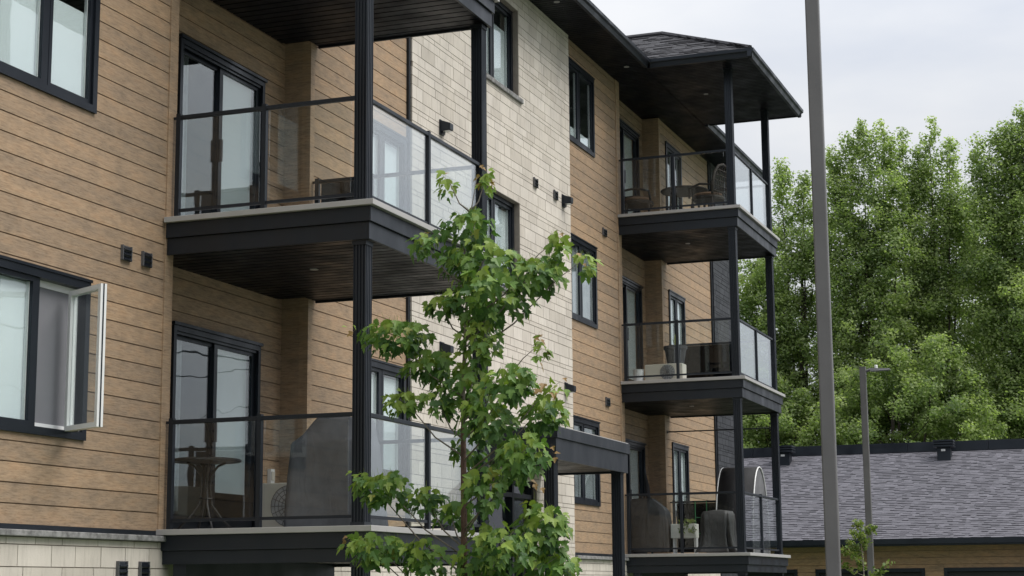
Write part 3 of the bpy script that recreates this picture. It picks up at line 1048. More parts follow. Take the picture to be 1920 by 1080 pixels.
g1 = covered(16.35, -1.28, D1, [(0.02, 0.30, 0.47, 0, 0), (0.10, 0.30, 0.465, 0, 0), (0.30, 0.29, 0.45, 0, 0), (0.55, 0.285, 0.43, 0, 0), (0.78, 0.28, 0.405, 0, 0), (0.87, 0.278, 0.40, 0, 0),
                                  (0.90, 0.272, 0.385, 0, 0), (0.98, 0.25, 0.33, 0.02, -0.04), (1.10, 0.22, 0.275, 0.03, -0.08), (1.135, 0.205, 0.25, 0.03, -0.09), (1.145, 0.10, 0.15, 0.03, -0.09)],
             'barbecue under a grey fabric cover on the nearer lowest balcony', 'grill cover', 'cover_grey', 'covered_barbecue', 3, 0.06)
ac_unit(17.15, -0.36, D1, 0.62, 0.28, 0.55, 'beige heat pump standing behind the grey barbecue cover')
t_ = thing('power_outlet', (17.95, RB, 2.85), 'pale outlet box on the recess wall of the nearer lowest balcony', 'outlet')
one_box('cover_plate', 'white_vinyl', t_, 17.90, 17.99, RB-0.045, RB-0.001, 2.78, 2.96)
one_box('flap', 'beige_plastic', t_, 17.91, 17.98, RB-0.056, RB-0.046, 2.83, 2.93)
# small pot at the front of that balcony
t_ = thing('grass_pot', (17.75, -1.95, D1), 'small tuft of grass in a pot by the front glass of the nearer lowest balcony', 'plant')
m = MB(); m.lathe([(0.07, D1+0.002), (0.09, D1+0.16), (0.095, D1+0.17), (0.08, D1+0.17)], 17.75, -1.95, 16); m.build('pot', 'pot_dark', t_)
m = MB()
for k in range(40):
    a = random.uniform(0, 6.28); r_ = random.uniform(0.03, 0.16); h_ = random.uniform(0.15, 0.36)
    p0 = Vector((17.75, -1.95, D1+0.15)); p1 = p0+Vector((math.cos(a)*r_, math.sin(a)*r_, h_)); sd = Vector((-math.sin(a), math.cos(a), 0))*0.006
    m.add([p0-sd, p0+sd, p1], [(0, 1, 2)], random.random())
m.build('foliage', 'sapling_leaf', t_)


# farther balconies, top: two wicker chairs and a round table
def wicker_chair(x, y, z, rot, label):
    t_ = thing('wicker_chair', (x, y, z), label, 'chair', 'wicker chairs on the top balcony')
    R_ = Matrix.Rotation(rot, 3, 'Z')
    def W(px, py, pz):
        q = R_ @ Vector((px, py, pz)); return (x+q.x, y+q.y, z+q.z)
    m = MB()
    arch = [(-0.30, 0.26, 0.42), (-0.335, 0.285, 0.62), (-0.30, 0.31, 0.82), (-0.17, 0.33, 0.97), (0.0, 0.335, 1.02), (0.17, 0.33, 0.97), (0.30, 0.31, 0.82), (0.335, 0.285, 0.62), (0.30, 0.26, 0.42)]
    m.tube([W(*p) for p in arch], 0.028, 8)
    m.build('back_hoop', 'wicker_brown', t_, smooth=True)
    m = MB()
    for k in range(9):
        xx = -0.27+0.0675*k
        zt = 0.98-0.9*xx*xx*2.2
        m.tube([W(xx, 0.262, 0.44), W(xx*1.03, 0.30, 0.70), W(xx*0.97, 0.325, zt)], 0.010, 5)
    for k in range(5):
        zz = 0.50+0.1*k
        hw = 0.30 if k < 4 else 0.24
        m.tube([W(-hw, 0.275+0.1*(zz-0.45), zz), W(hw, 0.275+0.1*(zz-0.45), zz)], 0.010, 5)
    m.build('back_weave', 'wicker_brown', t_)
    m = MB()
    m.lathe([(0.30, 0.36), (0.315, 0.39), (0.30, 0.43)], 0, 0, 20)
    m.v = [W(*p) for p in m.v]
    m.build('seat', 'wicker_brown', t_)
    m = MB(); m.lathe([(0.26, 0.43), (0.28, 0.46), (0.26, 0.49)], 0, 0, 20); m.v = [W(*p) for p in m.v]; m.build('cushion', 'cushion_tan', t_)
    for sx in (-1, 1):
        m = MB(); m.tube([W(sx*0.30, 0.25, 0.60), W(sx*0.35, 0.02, 0.63), W(sx*0.33, -0.22, 0.58), W(sx*0.27, -0.25, 0.40)], 0.022, 7); m.build('armrest', 'wicker_brown', t_, smooth=True)
        for sy in (-1, 1):
            m = MB(); m.tube([W(sx*0.22, sy*0.2, 0.38), W(sx*0.26, sy*0.25, 0.002)], [0.024, 0.018], 7); m.build('leg', 'wicker_brown', t_)


wicker_chair(31.75, -1.45, D3, math.radians(165), 'round backed wicker chair by the corner column of the top far balcony')
wicker_chair(31.65, -0.10, D3, math.radians(15), 'round backed wicker chair by the wall on the top far balcony')
t_ = thing('patio_table', (32.3, -0.85, D3), 'round table between the wicker chairs on the top far balcony', 'table')
m = MB(); m.lathe([(0.44, D3+0.70), (0.46, D3+0.715), (0.46, D3+0.73), (0.44, D3+0.74)], 32.3, -0.85, 28); m.build('table_top', 'wicker_brown', t_)
for k in range(4):
    a = math.pi/4+k*math.pi/2
    m = MB(); m.tube([(32.3+0.30*math.cos(a), -0.85+0.30*math.sin(a), D3+0.70), (32.3+0.34*math.cos(a), -0.85+0.34*math.sin(a), D3+0.002)], 0.02, 7); m.build('leg', 'wicker_brown', t_)

# farther balconies, middle: heat pump, pot with plant, white pail
ac_unit(31.35, -0.66, D2, 0.72, 0.28, 0.36, 'white heat pump standing low on the middle far balcony')
t_ = thing('plant_pot', (32.0, -0.68, D2), 'large dark pot with one green shoot on the middle far balcony', 'plant pot')
m = MB(); m.lathe([(0.13, D2+0.30), (0.20, D2+0.70), (0.225, D2+0.73), (0.225, D2+0.78), (0.19, D2+0.78)], 32.0, -0.68, 24); m.build('pot', 'pot_dark', t_, smooth=False)
m = MB()
for a, h_ in ((0.3, 0.28), (2.2, 0.18), (4.1, 0.15)):
    p0 = Vector((32.0, -0.68, D2+0.76)); p1 = p0+Vector((math.cos(a)*0.03, math.sin(a)*0.03, h_*0.6)); p2 = p0+Vector((math.cos(a)*0.07, math.sin(a)*0.07, h_)); sd = Vector((-math.sin(a), math.cos(a), 0))*0.022
    m.add([p0-sd*0.5, p0+sd*0.5, p1+sd, p2, p1-sd], [(0, 1, 2, 4), (4, 2, 3)], 0.8)
m.build('shoot', 'sapling_leaf', t_)
m = MB()
for k in range(3):
    a = 2*math.pi*k/3
    m.tube([(32.0+0.12*math.cos(a), -0.68+0.12*math.sin(a), D2+0.32), (32.0+0.18*math.cos(a), -0.68+0.18*math.sin(a), D2+0.002)], 0.015, 6)
m.build('pot_stand', 'table_metal', t_)
t_ = thing('pail', (31.25, -0.17, D2), 'small white pail near the wall on the middle far balcony', 'pail')
m = MB(); m.lathe([(0.085, D2+0.002), (0.105, D2+0.27), (0.112, D2+0.28), (0.10, D2+0.28)], 31.25, -0.17, 18); m.build('bucket', 'white_vinyl', t_)
m = MB(); m.tube([(31.25+0.11*math.cos(a), -0.17, D2+0.26-0.10*math.sin(a)) for a in np.linspace(0, math.pi, 9)], 0.004, 5); m.build('handle', 'table_metal', t_)

# farther balconies, lowest: barbecue, crate with greenery, covered chair, arched tent, curtain rod
covered(31.75, -0.16, D1, [(0.05, 0.28, 0.40, 0, 0), (0.3, 0.28, 0.40, 0, 0), (0.6, 0.27, 0.39, 0, 0), (0.78, 0.265, 0.37, 0, 0), (0.86, 0.25, 0.34, 0, 0.02), (0.96, 0.20, 0.25, 0, 0.06), (1.02, 0.14, 0.20, 0, 0.08), (1.03, 0.05, 0.1, 0, 0.08)],
        'barbecue under a dark fabric cover beside the wall of the lowest far balcony', 'grill cover', 'cover_dark', 'covered_barbecue', 5, 0.07)
covered(31.65, -1.50, D1, [(0.03, 0.30, 0.34, 0, 0), (0.15, 0.26, 0.29, 0, 0), (0.35, 0.24, 0.26, 0, 0), (0.55, 0.25, 0.27, 0, 0), (0.70, 0.24, 0.27, 0, 0), (0.76, 0.20, 0.24, 0, 0), (0.78, 0.1, 0.1, 0, 0)],
        'bundled dark cover over a seat beside the corner column of the lowest far balcony', 'chair cover', 'cover_dark', 'covered_chair', 9, 0.16)
t_ = thing('storage_crate', (31.95, -0.80, D1), 'pale crate with green leaves on a stand, lowest far balcony', 'crate')
one_box('crate_box', 'towel_white', t_, 31.80, 32.10, -1.02, -0.56, D1+0.30, D1+0.56, bevel=0.01)
for sy in (-1.0, -0.6):
    one_box('stand_leg', 'white_vinyl', t_, 31.88, 32.02, sy-0.02, sy+0.02, D1+0.001, D1+0.30)
m = MB()
for k in range(60):
    p = Vector((31.8+random.uniform(-0.05, 0.1), -0.86+random.uniform(-0.16, 0.14), D1+0.50+random.uniform(-0.12, 0.13)))
    a = Vector((random.uniform(-1, 1), random.uniform(-1, 1), random.uniform(-1, 1))).normalized()*0.05; b_ = Vector((random.uniform(-1, 1), random.uniform(-1, 1), random.uniform(-1, 1))).normalized()*0.03
    m.add([p-a, p+b_, p+a, p-b_], [(0, 1, 2, 3)], random.random())
m.build('greenery', 'sapling_leaf', t_)
t_ = thing('drying_frame', (32.6, -0.95, D1), 'bright green rod frame standing on the lowest far balcony', 'frame')
m = MB(); m.tube([(32.6, -0.83, D1+0.01), (32.6, -0.83, D1+1.0), (32.6, -1.05, D1+1.0), (32.6, -1.05, D1+0.01)], 0.010, 6); m.build('uprights', 'hose_green', t_)
m = MB()
for zz in (0.4, 0.7):
    m.tube([(32.6, -0.83, D1+zz), (32.6, -1.05, D1+zz)], 0.008, 6)
m.build('cross_bar', 'hose_green', t_)
t_ = thing('patio_umbrella', (32.4, -0.02, D1), 'folded black stick leaning by the door of the lowest far balcony', 'umbrella')
m = MB(); m.tube([(32.35, -0.05, D1+0.002), (32.45, 0.10, D1+1.62)], 0.02, 7); m.build('shaft', 'black_frame', t_)
m = MB(); m.tube([(32.40, 0.0, D1+0.9), (32.43, 0.06, D1+1.3), (32.45, 0.10, D1+1.58)], [0.045, 0.05, 0.02], 8); m.build('folded_canopy', 'tent_fabric', t_)
# arched tent
t_ = thing('pop_up_tent', (33.1, -1.6, D1), 'arched dark fabric tent with white piping on the lowest far balcony', 'tent')
def arch_pts(y, n=17, xc=33.05, hw=0.68, h_=1.62):
    return [(xc-hw*math.cos(a)*(1.0 if True else 0), y, D1+0.02+h_*(math.sin(a)**0.8)) for a in np.linspace(0, math.pi, n)]
ya_, yb_ = -1.28, -1.98
A, B = arch_pts(ya_), arch_pts(yb_)
m = MB(); m.add(A+B, [(i, i+1, 17+i+1, 17+i) for i in range(16)]); tf = m.build('tunnel_fabric', 'tent_fabric', t_, smooth=True)
sol = tf.modifiers.new('thickness', 'SOLIDIFY'); sol.thickness = 0.006
for q, mt in ((A, 'tent_fabric'), (B, 'tent_mesh')):
    m = MB(); m.prism([(p[0], p[1]+0.012, p[2]) for p in q], (0, 0.004, 0)); m.build('end_panel', mt, t_)
    m = MB(); m.tube(q, 0.014, 7); m.build('piping', 'white_vinyl', t_, smooth=True)
t_ = thing('curtain_rod', (33.86, -1.1, 4.75), 'thin black rod spanning the lowest far balcony near its ceiling', 'rod')
m = MB(); m.tube([(33.72, -0.002, 4.62), (33.72, -2.055, 4.62)], 0.013, 7); m.build('rod_tube', 'black_frame', t_)
m = MB(); m.box(33.70, 33.74, -0.012, -0.001, 4.59, 4.65); m.box(33.70, 33.74, -2.059, -2.047, 4.59, 4.65); m.build('end_bracket', 'black_frame', t_)

# ------------------------------------------------------------------ garage
GX, GE, GR = 47.9, 47.5, 54.0
GY0, GY1 = -16.0, 12.0
gar = thing('garage', (51, -2, 0), 'long low garage with grey shingle roof beyond the apartment building', 'garage')
gd = [(-6.40, -3.51), (-3.02, -0.13), (0.36, 3.25), (-9.78, -6.89), (3.74, 6.63), (7.12, 10.0)]
back = MB()
for (a, b, c, d_) in minus((GY0, GY1, 0.0, 2.72), [(p, q, 0.0, 2.05) for p, q in gd]):
    back.box(GX+0.017, GX+0.2, a, b, c, d_)
back.box(GX+0.4, GX+12, GY0, GY1, 0.0, 2.6)
gw = back.build('siding_wall', 'siding_gap', gar)
for k in range(16):
    za, zb = 0.02+k*BP, 0.02+(k+1)*BP-0.011
    for (a, b, c, d_) in minus((GY0, GY1, za, min(zb, 2.70)), [(p, q, 0.0, 2.05) for p, q in gd]):
        if d_-c > 0.012:
            # split long boards at butt joints
            y = a
            while y < b-0.01:
                ye = min(b, y+random.uniform(2.6, 4.9))
                if b-ye < 0.5: ye = b
                one_box('board', 'garage_siding', gw, GX, GX+0.019, y, ye-0.004, c, d_, tone=random.random())
                y = ye
for (p, q) in gd:
    m = MB()
    m.box(GX-0.02, GX+0.12, p, p+0.09, 0.0, 2.05); m.box(GX-0.02, GX+0.12, q-0.09, q, 0.0, 2.05); m.box(GX-0.02, GX+0.12, p+0.09, q-0.09, 1.95, 2.05)
    dr = m.build('garage_door', 'black_metal', gar)
    for k in range(4):
        one_box('door_panel', 'garage_door', dr, GX+0.08, GX+0.13, p+0.09, q-0.09, 0.02+k*0.482, 0.02+k*0.482+0.472)
m = MB()
zE, zR = 2.80, 5.62
m.add([(GE, GY0-0.3, zE), (GE, GY1+0.3, zE), (GR, GY1+0.3, zR), (GR, GY0-0.3, zR), (2*GR-GE, GY0-0.3, zE), (2*GR-GE, GY1+0.3, zE)],
      [(0, 3, 2, 1), (3, 4, 5, 2), (0, 1, 5, 4), (0, 4, 3), (1, 2, 5)])
gr = m.build('roof', 'shingle_grey', gar)
sh = MB()
rise = math.hypot(GR-GE, zR-zE)
shingles(sh, (GE-0.02, -9.0, zE+0.004), (0, 1, 0), (GR-GE, 0, zR-zE), (-(zR-zE), 0, GR-GE), 16.0, rise, 0.128, 0.16, random.Random(21))
sh.build('shingle', 'shingle_grey', gr, kind='stuff')
m = MB(); m.box(GE-0.13, GE+0.02, GY0-0.3, GY1+0.3, zE-0.13, zE+0.012); m.box(GE-0.10, GX+0.2, GY0-0.3, GY1+0.3, zE-0.17, zE-0.131)
m.build('gutter', 'black_metal', gr)
m = MB()
y = GY0
while y < GY1:
    m.box(GR-0.32, GR+0.30, y, min(y+2.35, GY1)-0.012, zR-0.10, zR+0.04)
    m.box(GR-0.22, GR+0.22, y, min(y+2.35, GY1)-0.012, zR+0.041, zR+0.20)
    y += 2.35
m.build('ridge_cap', 'black_metal', gr)
for (yc, xc) in ((-3.05, 53.15), (1.70, 53.15), (-8.0, 53.15)):
    zb_ = zE+(xc-GE)*(zR-zE)/(GR-GE)
    m = MB(); m.box(xc-0.19, xc+0.19, yc-0.19, yc+0.19, zb_-0.12, zb_+0.34); v = m.build('roof_vent', 'black_metal', gr)
    for k in range(3):
        one_box('louvre_tier', 'black_metal', v, xc-0.29, xc+0.29, yc-0.29, yc+0.29, zb_+0.345+k*0.075, zb_+0.345+k*0.075+0.05)
    one_box('vent_label', 'lens_white', v, xc-0.195, xc-0.191, yc-0.05, yc+0.07, zb_+0.22, zb_+0.28)


# ------------------------------------------------------------------ light poles
def rounded_square(x, y, a, r, rot, z):
    pts = []
    for k in range(4):
        ca = math.pi/4+k*math.pi/2
        cx, cy = (a-r)*math.copysign(1, math.cos(ca)), (a-r)*math.copysign(1, math.sin(ca))
        for j in range(4):
            t = k*math.pi/2+j*math.pi/6
            pts.append((cx+r*math.cos(t), cy+r*math.sin(t)))
    c, s_ = math.cos(rot), math.sin(rot)
    return [(x+p*c-q*s_, y+p*s_+q*c, z) for p, q in pts]


def light_pole(x, y, h_, half, rot, label, head_dir=(0, -1)):
    t_ = thing('light_pole', (x, y, 0), label, 'light pole')
    m = MB(); m.prism(rounded_square(x, y, half, half*0.22, rot, 0.03), (0, 0, h_-0.03)); m.build('shaft', 'pole_grey', t_)
    m = MB(); m.prism(rounded_square(x, y, half*2.2, 0.02, rot, 0.0), (0, 0, 0.03)); m.build('base_plate', 'pole_grey', t_)
    m = MB(); m.prism(rounded_square(x, y, half*1.03, half*0.22, rot, h_+0.001), (0, 0, 0.012)); m.build('cap', 'lamp_head', t_)
    dx, dy = head_dir
    m = MB(); m.tube([(x+dx*half, y+dy*half, h_-0.09), (x+dx*0.20, y+dy*0.20, h_-0.05)], 0.035, 8); m.build('arm', 'lamp_head', t_)
    hd = MB()
    px, py = -dy, dx
    def Q(a, b, c): return (x+dx*a+px*b, y+dy*a+py*b, h_+c)
    hd.add([Q(0.18, -0.13, -0.10), Q(0.62, -0.10, -0.085), Q(0.62, 0.10, -0.085), Q(0.18, 0.13, -0.10), Q(0.18, -0.11, -0.03), Q(0.60, -0.08, -0.055), Q(0.60, 0.08, -0.055), Q(0.18, 0.11, -0.03)],
           [(0, 3, 2, 1), (4, 5, 6, 7), (0, 1, 5, 4), (1, 2, 6, 5), (2, 3, 7, 6), (3, 0, 4, 7)])
    ho = hd.build('lamp_head', 'lamp_head', t_)
    cpt = Q(0.30, 0, 0)
    m = MB(); m.lathe([(0.035, h_-0.035), (0.035, h_+0.03), (0.028, h_+0.04)], cpt[0], cpt[1], 14); m.build('photocell', 'lens_white', ho)
    return t_


light_pole(16.0, -6.405, 8.6, 0.064, math.radians(6), 'tall square grey light pole in the foreground before the trees')
light_pole(40.0, -2.88, 6.47, 0.072, math.radians(4), 'shorter grey lamp post with flat head before the garage roof')


# ------------------------------------------------------------------ foliage
def leaf_mesh_arrays(centers, sizes, normals, tangents, tones, shape):
    """shape: (k,2) outline points in leaf plane (u along tangent, v across); returns verts, faces, tones"""
    n = len(centers)
    b = np.cross(normals, tangents)
    k = len(shape)
    V = centers[:, None, :] + sizes[:, None, None]*(shape[None, :, 0, None]*tangents[:, None, :] + shape[None, :, 1, None]*b[:, None, :])
    V = V.reshape(-1, 3)
    Fc = (np.arange(n)[:, None]*k + np.arange(k)[None, :])
    T = np.repeat(tones, k)
    return V, Fc, T


def fast_mesh(name, V, Fc, T, mat, parent, **tags):
    o = V.mean(0)
    me = bpy.data.meshes.new(name)
    n, k = Fc.shape
    me.vertices.add(len(V)); me.vertices.foreach_set('co', (V-o).astype(np.float32).ravel())
    me.loops.add(n*k); me.loops.foreach_set('vertex_index', Fc.astype(np.int32).ravel())
    me.polygons.add(n); me.polygons.foreach_set('loop_start', np.arange(0, n*k, k, dtype=np.int32))
    me.polygons.foreach_set('loop_total', np.full(n, k, dtype=np.int32))
    at = me.attributes.new('tone', 'FLOAT', 'POINT'); at.data.foreach_set('value', T.astype(np.float32))
    me.materials.append(MATS[mat])
    me.update(calc_edges=True)
    return link(name, me, o, parent, **tags)


def unit(v):
    return v/np.maximum(np.linalg.norm(v, axis=-1, keepdims=True), 1e-9)


DIAMOND = np.array([(-0.5, 0.0), (-0.1, -0.36), (0.5, 0.0), (-0.1, 0.36)])


def big_tree(name, x, y, leaders, label, seed, n_leaf=60000, z_low=2.5, leaf=0.135):
    """tall tree: leaders = (y of the column, top z, half width at mid height) rising from one trunk"""
    rr = np.random.default_rng(seed)
    n_leaf = int(n_leaf*1.45)
    t_ = thing(name, (x, y, 0), label, 'tree', 'tall trees behind the garage')
    tr = MB()
    H = max(l[1] for l in leaders)
    pts = [(x+0.12*math.sin(k*1.3+seed), y+0.15*math.sin(k*0.9+seed*2), H*0.80*k/9) for k in range(10)]
    tr.tube(pts, [0.22*(1-k/10.5)+0.02 for k in range(10)], 8)
    cl = []
    for (ly, zt, hw) in leaders:
        dy = ly-y
        z0 = rr.uniform(4.0, 6.5)
        base = Vector((x, y, z0)); top = Vector((x+rr.uniform(-0.6, 0.6), ly, zt-1.0))
        mid = base.lerp(top, 0.45)+Vector((rr.uniform(-.3, .3), dy*0.15, 0))
        tr.tube([base, mid, top], [0.10, 0.06, 0.012], 6)
        nz = int((zt-z_low)*7.5)
        for i in range(nz):
            t = (i+rr.random())/nz
            z = z_low+(zt-z_low)*t
            prof = (0.45+0.55*min(1.0, t/0.25)) * min(1.0, ((1.0-t)/0.30))**0.55
            w = 1.25*hw*max(0.12, prof)
            a = rr.uniform(0, 2*math.pi); r_ = w*math.sqrt(rr.uniform(0.02, 1.0))
            cc = np.array([x+1.2*r_*math.cos(a)+rr.normal(0, .15), y+dy*min(1, 0.45+t)+r_*math.sin(a), z])
            cl.append((cc, rr.uniform(0.24, 0.72)*(0.55+0.45*min(1, prof*1.3)), rr.normal(0, 0.15)))
            if i % 7 == 0 and t < 0.8:
                tr.tube([(x+0.1, y+dy*0.5*t, z-1.0), tuple(cc)], [0.03, 0.006], 5)
    tr.build('trunk', 'bark_dark', t_)
    C_ = np.array([c[0] for c in cl]); R_ = np.array([c[1] for c in cl]); TN = np.array([c[2] for c in cl])
    wgt = R_**1.8; wgt /= wgt.sum()
    idx = rr.choice(len(cl), n_leaf, p=wgt)
    d = unit(rr.normal(size=(n_leaf, 3)))
    rad = R_[idx]*rr.uniform(0.1, 1.0, n_leaf)**0.5*rr.uniform(0.75, 1.45, n_leaf)
    cen = C_[idx]+d*rad[:, None]*np.array([1.0, 1.0, 0.85])
    nor = unit(d*0.45+np.array([-0.1, -0.25, 0.8])+rr.normal(size=(n_leaf, 3))*0.6)
    tan = unit(np.cross(nor, rr.normal(size=(n_leaf, 3))))
    tone = np.clip(0.56+TN[idx]+rr.normal(0, 0.17, n_leaf), 0, 1)
    V, Fc, T = leaf_mesh_arrays(cen, leaf*rr.uniform(0.65, 1.3, n_leaf), nor, tan, tone, DIAMOND)
    fast_mesh('crown', V, Fc, T, 'poplar_leaf', t_)
    return t_


big_tree('poplar_tree', 81, 9.6, [(8.2, 16.8, 1.3), (9.6, 17.6, 1.7), (11.2, 17.5, 1.7)], 'poplar seen between the far balcony columns', 1, 52000)
big_tree('poplar_tree', 80, 6.3, [(6.95, 21.1, 0.85), (5.9, 20.4, 0.85), (7.6, 18.0, 1.2), (5.0, 19.5, 1.1), (6.3, 15.0, 1.9)], 'slender pointed poplar between the balconies and the foreground light pole', 2, 66000)
big_tree('poplar_tree', 79, 3.0, [(4.35, 21.3, 0.9), (3.65, 22.0, 0.8), (3.05, 22.5, 0.9), (2.1, 22.3, 0.95), (1.5, 19.5, 1.3), (3.0, 17.5, 2.0)], 'broad tall poplar right of the foreground light pole', 3, 84000)
big_tree('poplar_tree', 80.5, 0.3, [(1.4, 22.2, 0.9), (0.75, 21.4, 0.9), (0.1, 22.7, 0.9), (-0.75, 21.7, 0.85), (-0.9, 18.6, 1.1), (0.2, 16.5, 1.9)], 'tall poplar above the nearer roof vent of the garage', 4, 76000)
big_tree('poplar_tree', 79, -3.3, [(-2.05, 21.2, 0.8), (-2.9, 21.3, 0.9), (-3.5, 21.9, 0.9), (-4.1, 22.4, 1.0), (-5.0, 22.2, 1.1), (-3.4, 17.0, 1.6)], 'tall poplar at the right edge with bare lower trunks', 5, 66000, z_low=7.0)
big_tree('poplar_tree', 85, -1.6, [(-1.2, 19.0, 1.2), (-2.2, 18.6, 1.2), (-3.4, 16.0, 1.2), (-5.0, 15.0, 1.2)], 'thinner lower poplar in the gap between the two rightmost tall ones', 6, 26000)
big_tree('poplar_tree', 76, 1.6, [(1.5, 11.6, 1.7), (3.2, 10.8, 1.5), (-0.2, 12.0, 1.5), (-1.6, 9.6, 1.2)], 'low leafy tree growing close behind the garage ridge', 7, 46000, z_low=2.0)
big_tree('poplar_tree', 77, 7.4, [(7.4, 11.0, 1.6), (9.0, 11.5, 1.6), (5.8, 10.0, 1.4)], 'low leafy tree behind the left end of the garage roof', 8, 38000, z_low=2.0)

# sapling before the garage
t_ = thing('sapling', (30.0, -4.40, 0), 'small pale green sapling in front of the shorter lamp post', 'tree')
m = MB(); m.tube([(30, -4.40, 0.0), (30.0, -4.39, 1.2), (30.02, -4.36, 1.9), (30.0, -4.33, 2.62)], [0.018, 0.014, 0.009, 0.003], 6)
rr = np.random.default_rng(4)
tips = []
for k in range(22):
    z0 = 0.9+k*0.078; a = rr.uniform(0, 6.28); L_ = (0.60 - 0.019*k)*rr.uniform(0.7, 1.25)
    p0 = np.array([30.0, -4.38, z0]); p1 = p0+np.array([math.cos(a)*L_, math.sin(a)*L_, L_*0.55])
    m.tube([tuple(p0), tuple((p0+p1)/2+np.array([0, 0, -0.02])), tuple(p1)], [0.006, 0.004, 0.002], 5)
    for q in range(64):
        t = rr.uniform(0.25, 1.05); tips.append(p0+(p1-p0)*t+rr.normal(0, 0.035, 3))
m.build('trunk', 'bark_grey', t_)
cen = np.array(tips); n = len(cen)
nor = unit(rr.normal(size=(n, 3))+np.array([0, 0, 0.7])); tan = unit(np.cross(nor, rr.normal(size=(n, 3))))
V, Fc, T = leaf_mesh_arrays(cen, rr.uniform(0.045, 0.09, n), nor, tan, np.clip(rr.normal(0.5, 0.25, n), 0, 1), DIAMOND)
fast_mesh('crown', V, Fc, T, 'sapling_leaf', t_)

# ------------------------------------------------------------------ the young maple in front
MX, MY = 13.5, -3.84
maple = thing('maple_tree', (MX, MY, 0), 'young maple with green leaves and reddish tips before the nearer balconies', 'tree')
tp = [(0.0, -0.01, 0.0), (0.0, -0.01, 1.2), (0.01, -0.01, 2.05), (0.0, -0.01, 2.92), (0.02, 0.0, 3.11), (0.0, -0.03, 3.69), (0.02, -0.05, 4.17), (0.0, -0.02, 4.45), (0.0, -0.10, 4.80), (0.0, -0.14, 5.02)]
low = MB(); low.tube([(MX+a, MY+b, c) for a, b, c in tp[:4]], [0.040, 0.030, 0.026, 0.022], 10); low.build('trunk', 'bark_brown', maple, smooth=True)
hi_ = MB(); hi_.tube([(MX+a, MY+b, c) for a, b, c in tp[3:]], [0.0215, 0.019, 0.015, 0.011, 0.008, 0.005, 0.002], 8); hi_.build('leader', 'bark_grey', maple, smooth=True)
# foliage clumps: sideways offset, height, half width, half height, leaves, age (1 lighter, 2 reddish young)
CL = [(-0.19, 5.0, 0.06, 0.12, 8, 2), (0.1, 4.96, 0.06, 0.12, 7, 1), (-0.01, 4.6, 0.25, 0.18, 38, 0), (-0.09, 4.34, 0.35, 0.17, 60, 0), (0.29, 4.44, 0.15, 0.11, 16, 0), (-0.64, 4.17, 0.25, 0.17, 48, 0),
      (-0.83, 4.4, 0.1, 0.13, 10, 1), (-1.05, 4.23, 0.1, 0.1, 8, 1), (-0.28, 3.99, 0.39, 0.23, 90, 0), (0.16, 3.93, 0.16, 0.11, 20, 0), (-0.19, 3.6, 0.19, 0.2, 34, 1), (0.57, 3.7, 0.3, 0.16, 60, 0),
      (0.34, 3.45, 0.23, 0.15, 34, 0), (-0.01, 3.25, 0.25, 0.2, 38, 0), (0.49, 3.14, 0.18, 0.11, 20, 1), (-0.53, 3.23, 0.22, 0.16, 36, 0), (-0.65, 3.53, 0.07, 0.13, 8, 2), (-0.67, 3.0, 0.19, 0.17, 32, 0),
      (-0.85, 3.17, 0.11, 0.11, 8, 2), (-0.3, 2.95, 0.25, 0.2, 40, 0), (-0.62, 2.66, 0.21, 0.2, 36, 0), (0.02, 2.79, 0.18, 0.17, 20, 0), (-0.39, 2.62, 0.18, 0.17, 24, 0), (0.69, 2.43, 0.24, 0.16, 40, 0),
      (0.94, 2.49, 0.07, 0.09, 6, 1), (0.36, 2.34, 0.17, 0.12, 18, 0), (0.12, 2.21, 0.17, 0.12, 18, 0), (-0.3, 2.39, 0.21, 0.2, 34, 0), (-0.62, 2.1, 0.24, 0.23, 50, 0), (-0.38, 1.93, 0.29, 0.2, 46, 0),
      (0.69, 1.93, 0.24, 0.14, 38, 0), (0.99, 1.97, 0.07, 0.07, 6, 1), (0.32, 1.86, 0.22, 0.16, 28, 0), (-0.18, 1.77, 0.24, 0.2, 34, 0), (-0.63, 1.78, 0.26, 0.16, 40, 0), (-0.07, 3.8, 0.16, 0.15, 16, 0), (0.17, 3.1, 0.14, 0.13, 12, 0)]
half = [(-0.03, 0.0), (-0.06, 0.12), (0.02, 0.20), (-0.02, 0.34), (0.09, 0.30), (0.16, 0.46), (0.25, 0.41), (0.36, 0.52), (0.41, 0.37), (0.38, 0.26), (0.46, 0.17), (0.58, 0.24), (0.66, 0.17), (0.80, 0.13), (0.85, 0.08), (1.0, 0.0)]
outline = half + [(u, -v) for u, v in reversed(half[1:-1])]


def leaf_mesh(name, fold, droop, tone, mat='maple_leaf'):
    """five-lobed maple blade folded along its midrib, with a thin stalk"""
    mid = [(-0.03, 0.0), (0.25, 0.0), (0.5, 0.0), (0.75, 0.0), (1.0, 0.0)]
    vs, fs, ts = [], [], []
    def z_of(u, v): return abs(v)*fold - droop*u*u - 0.10*v*v
    n = len(outline)
    for (u, v) in outline:
        vs.append((u, v, z_of(u, v)))
    vs.append((0.33, 0.0, z_of(0.33, 0)))
    for i in range(n):
        fs.append((i, (i+1) % n, n))
    o = len(vs)
    vs += [(-0.03, 0.012, 0.0), (-0.03, -0.012, 0.0), (-0.62, -0.008, 0.10), (-0.62, 0.008, 0.10)]
    fs.append((o, o+1, o+2, o+3))
    return vs, fs


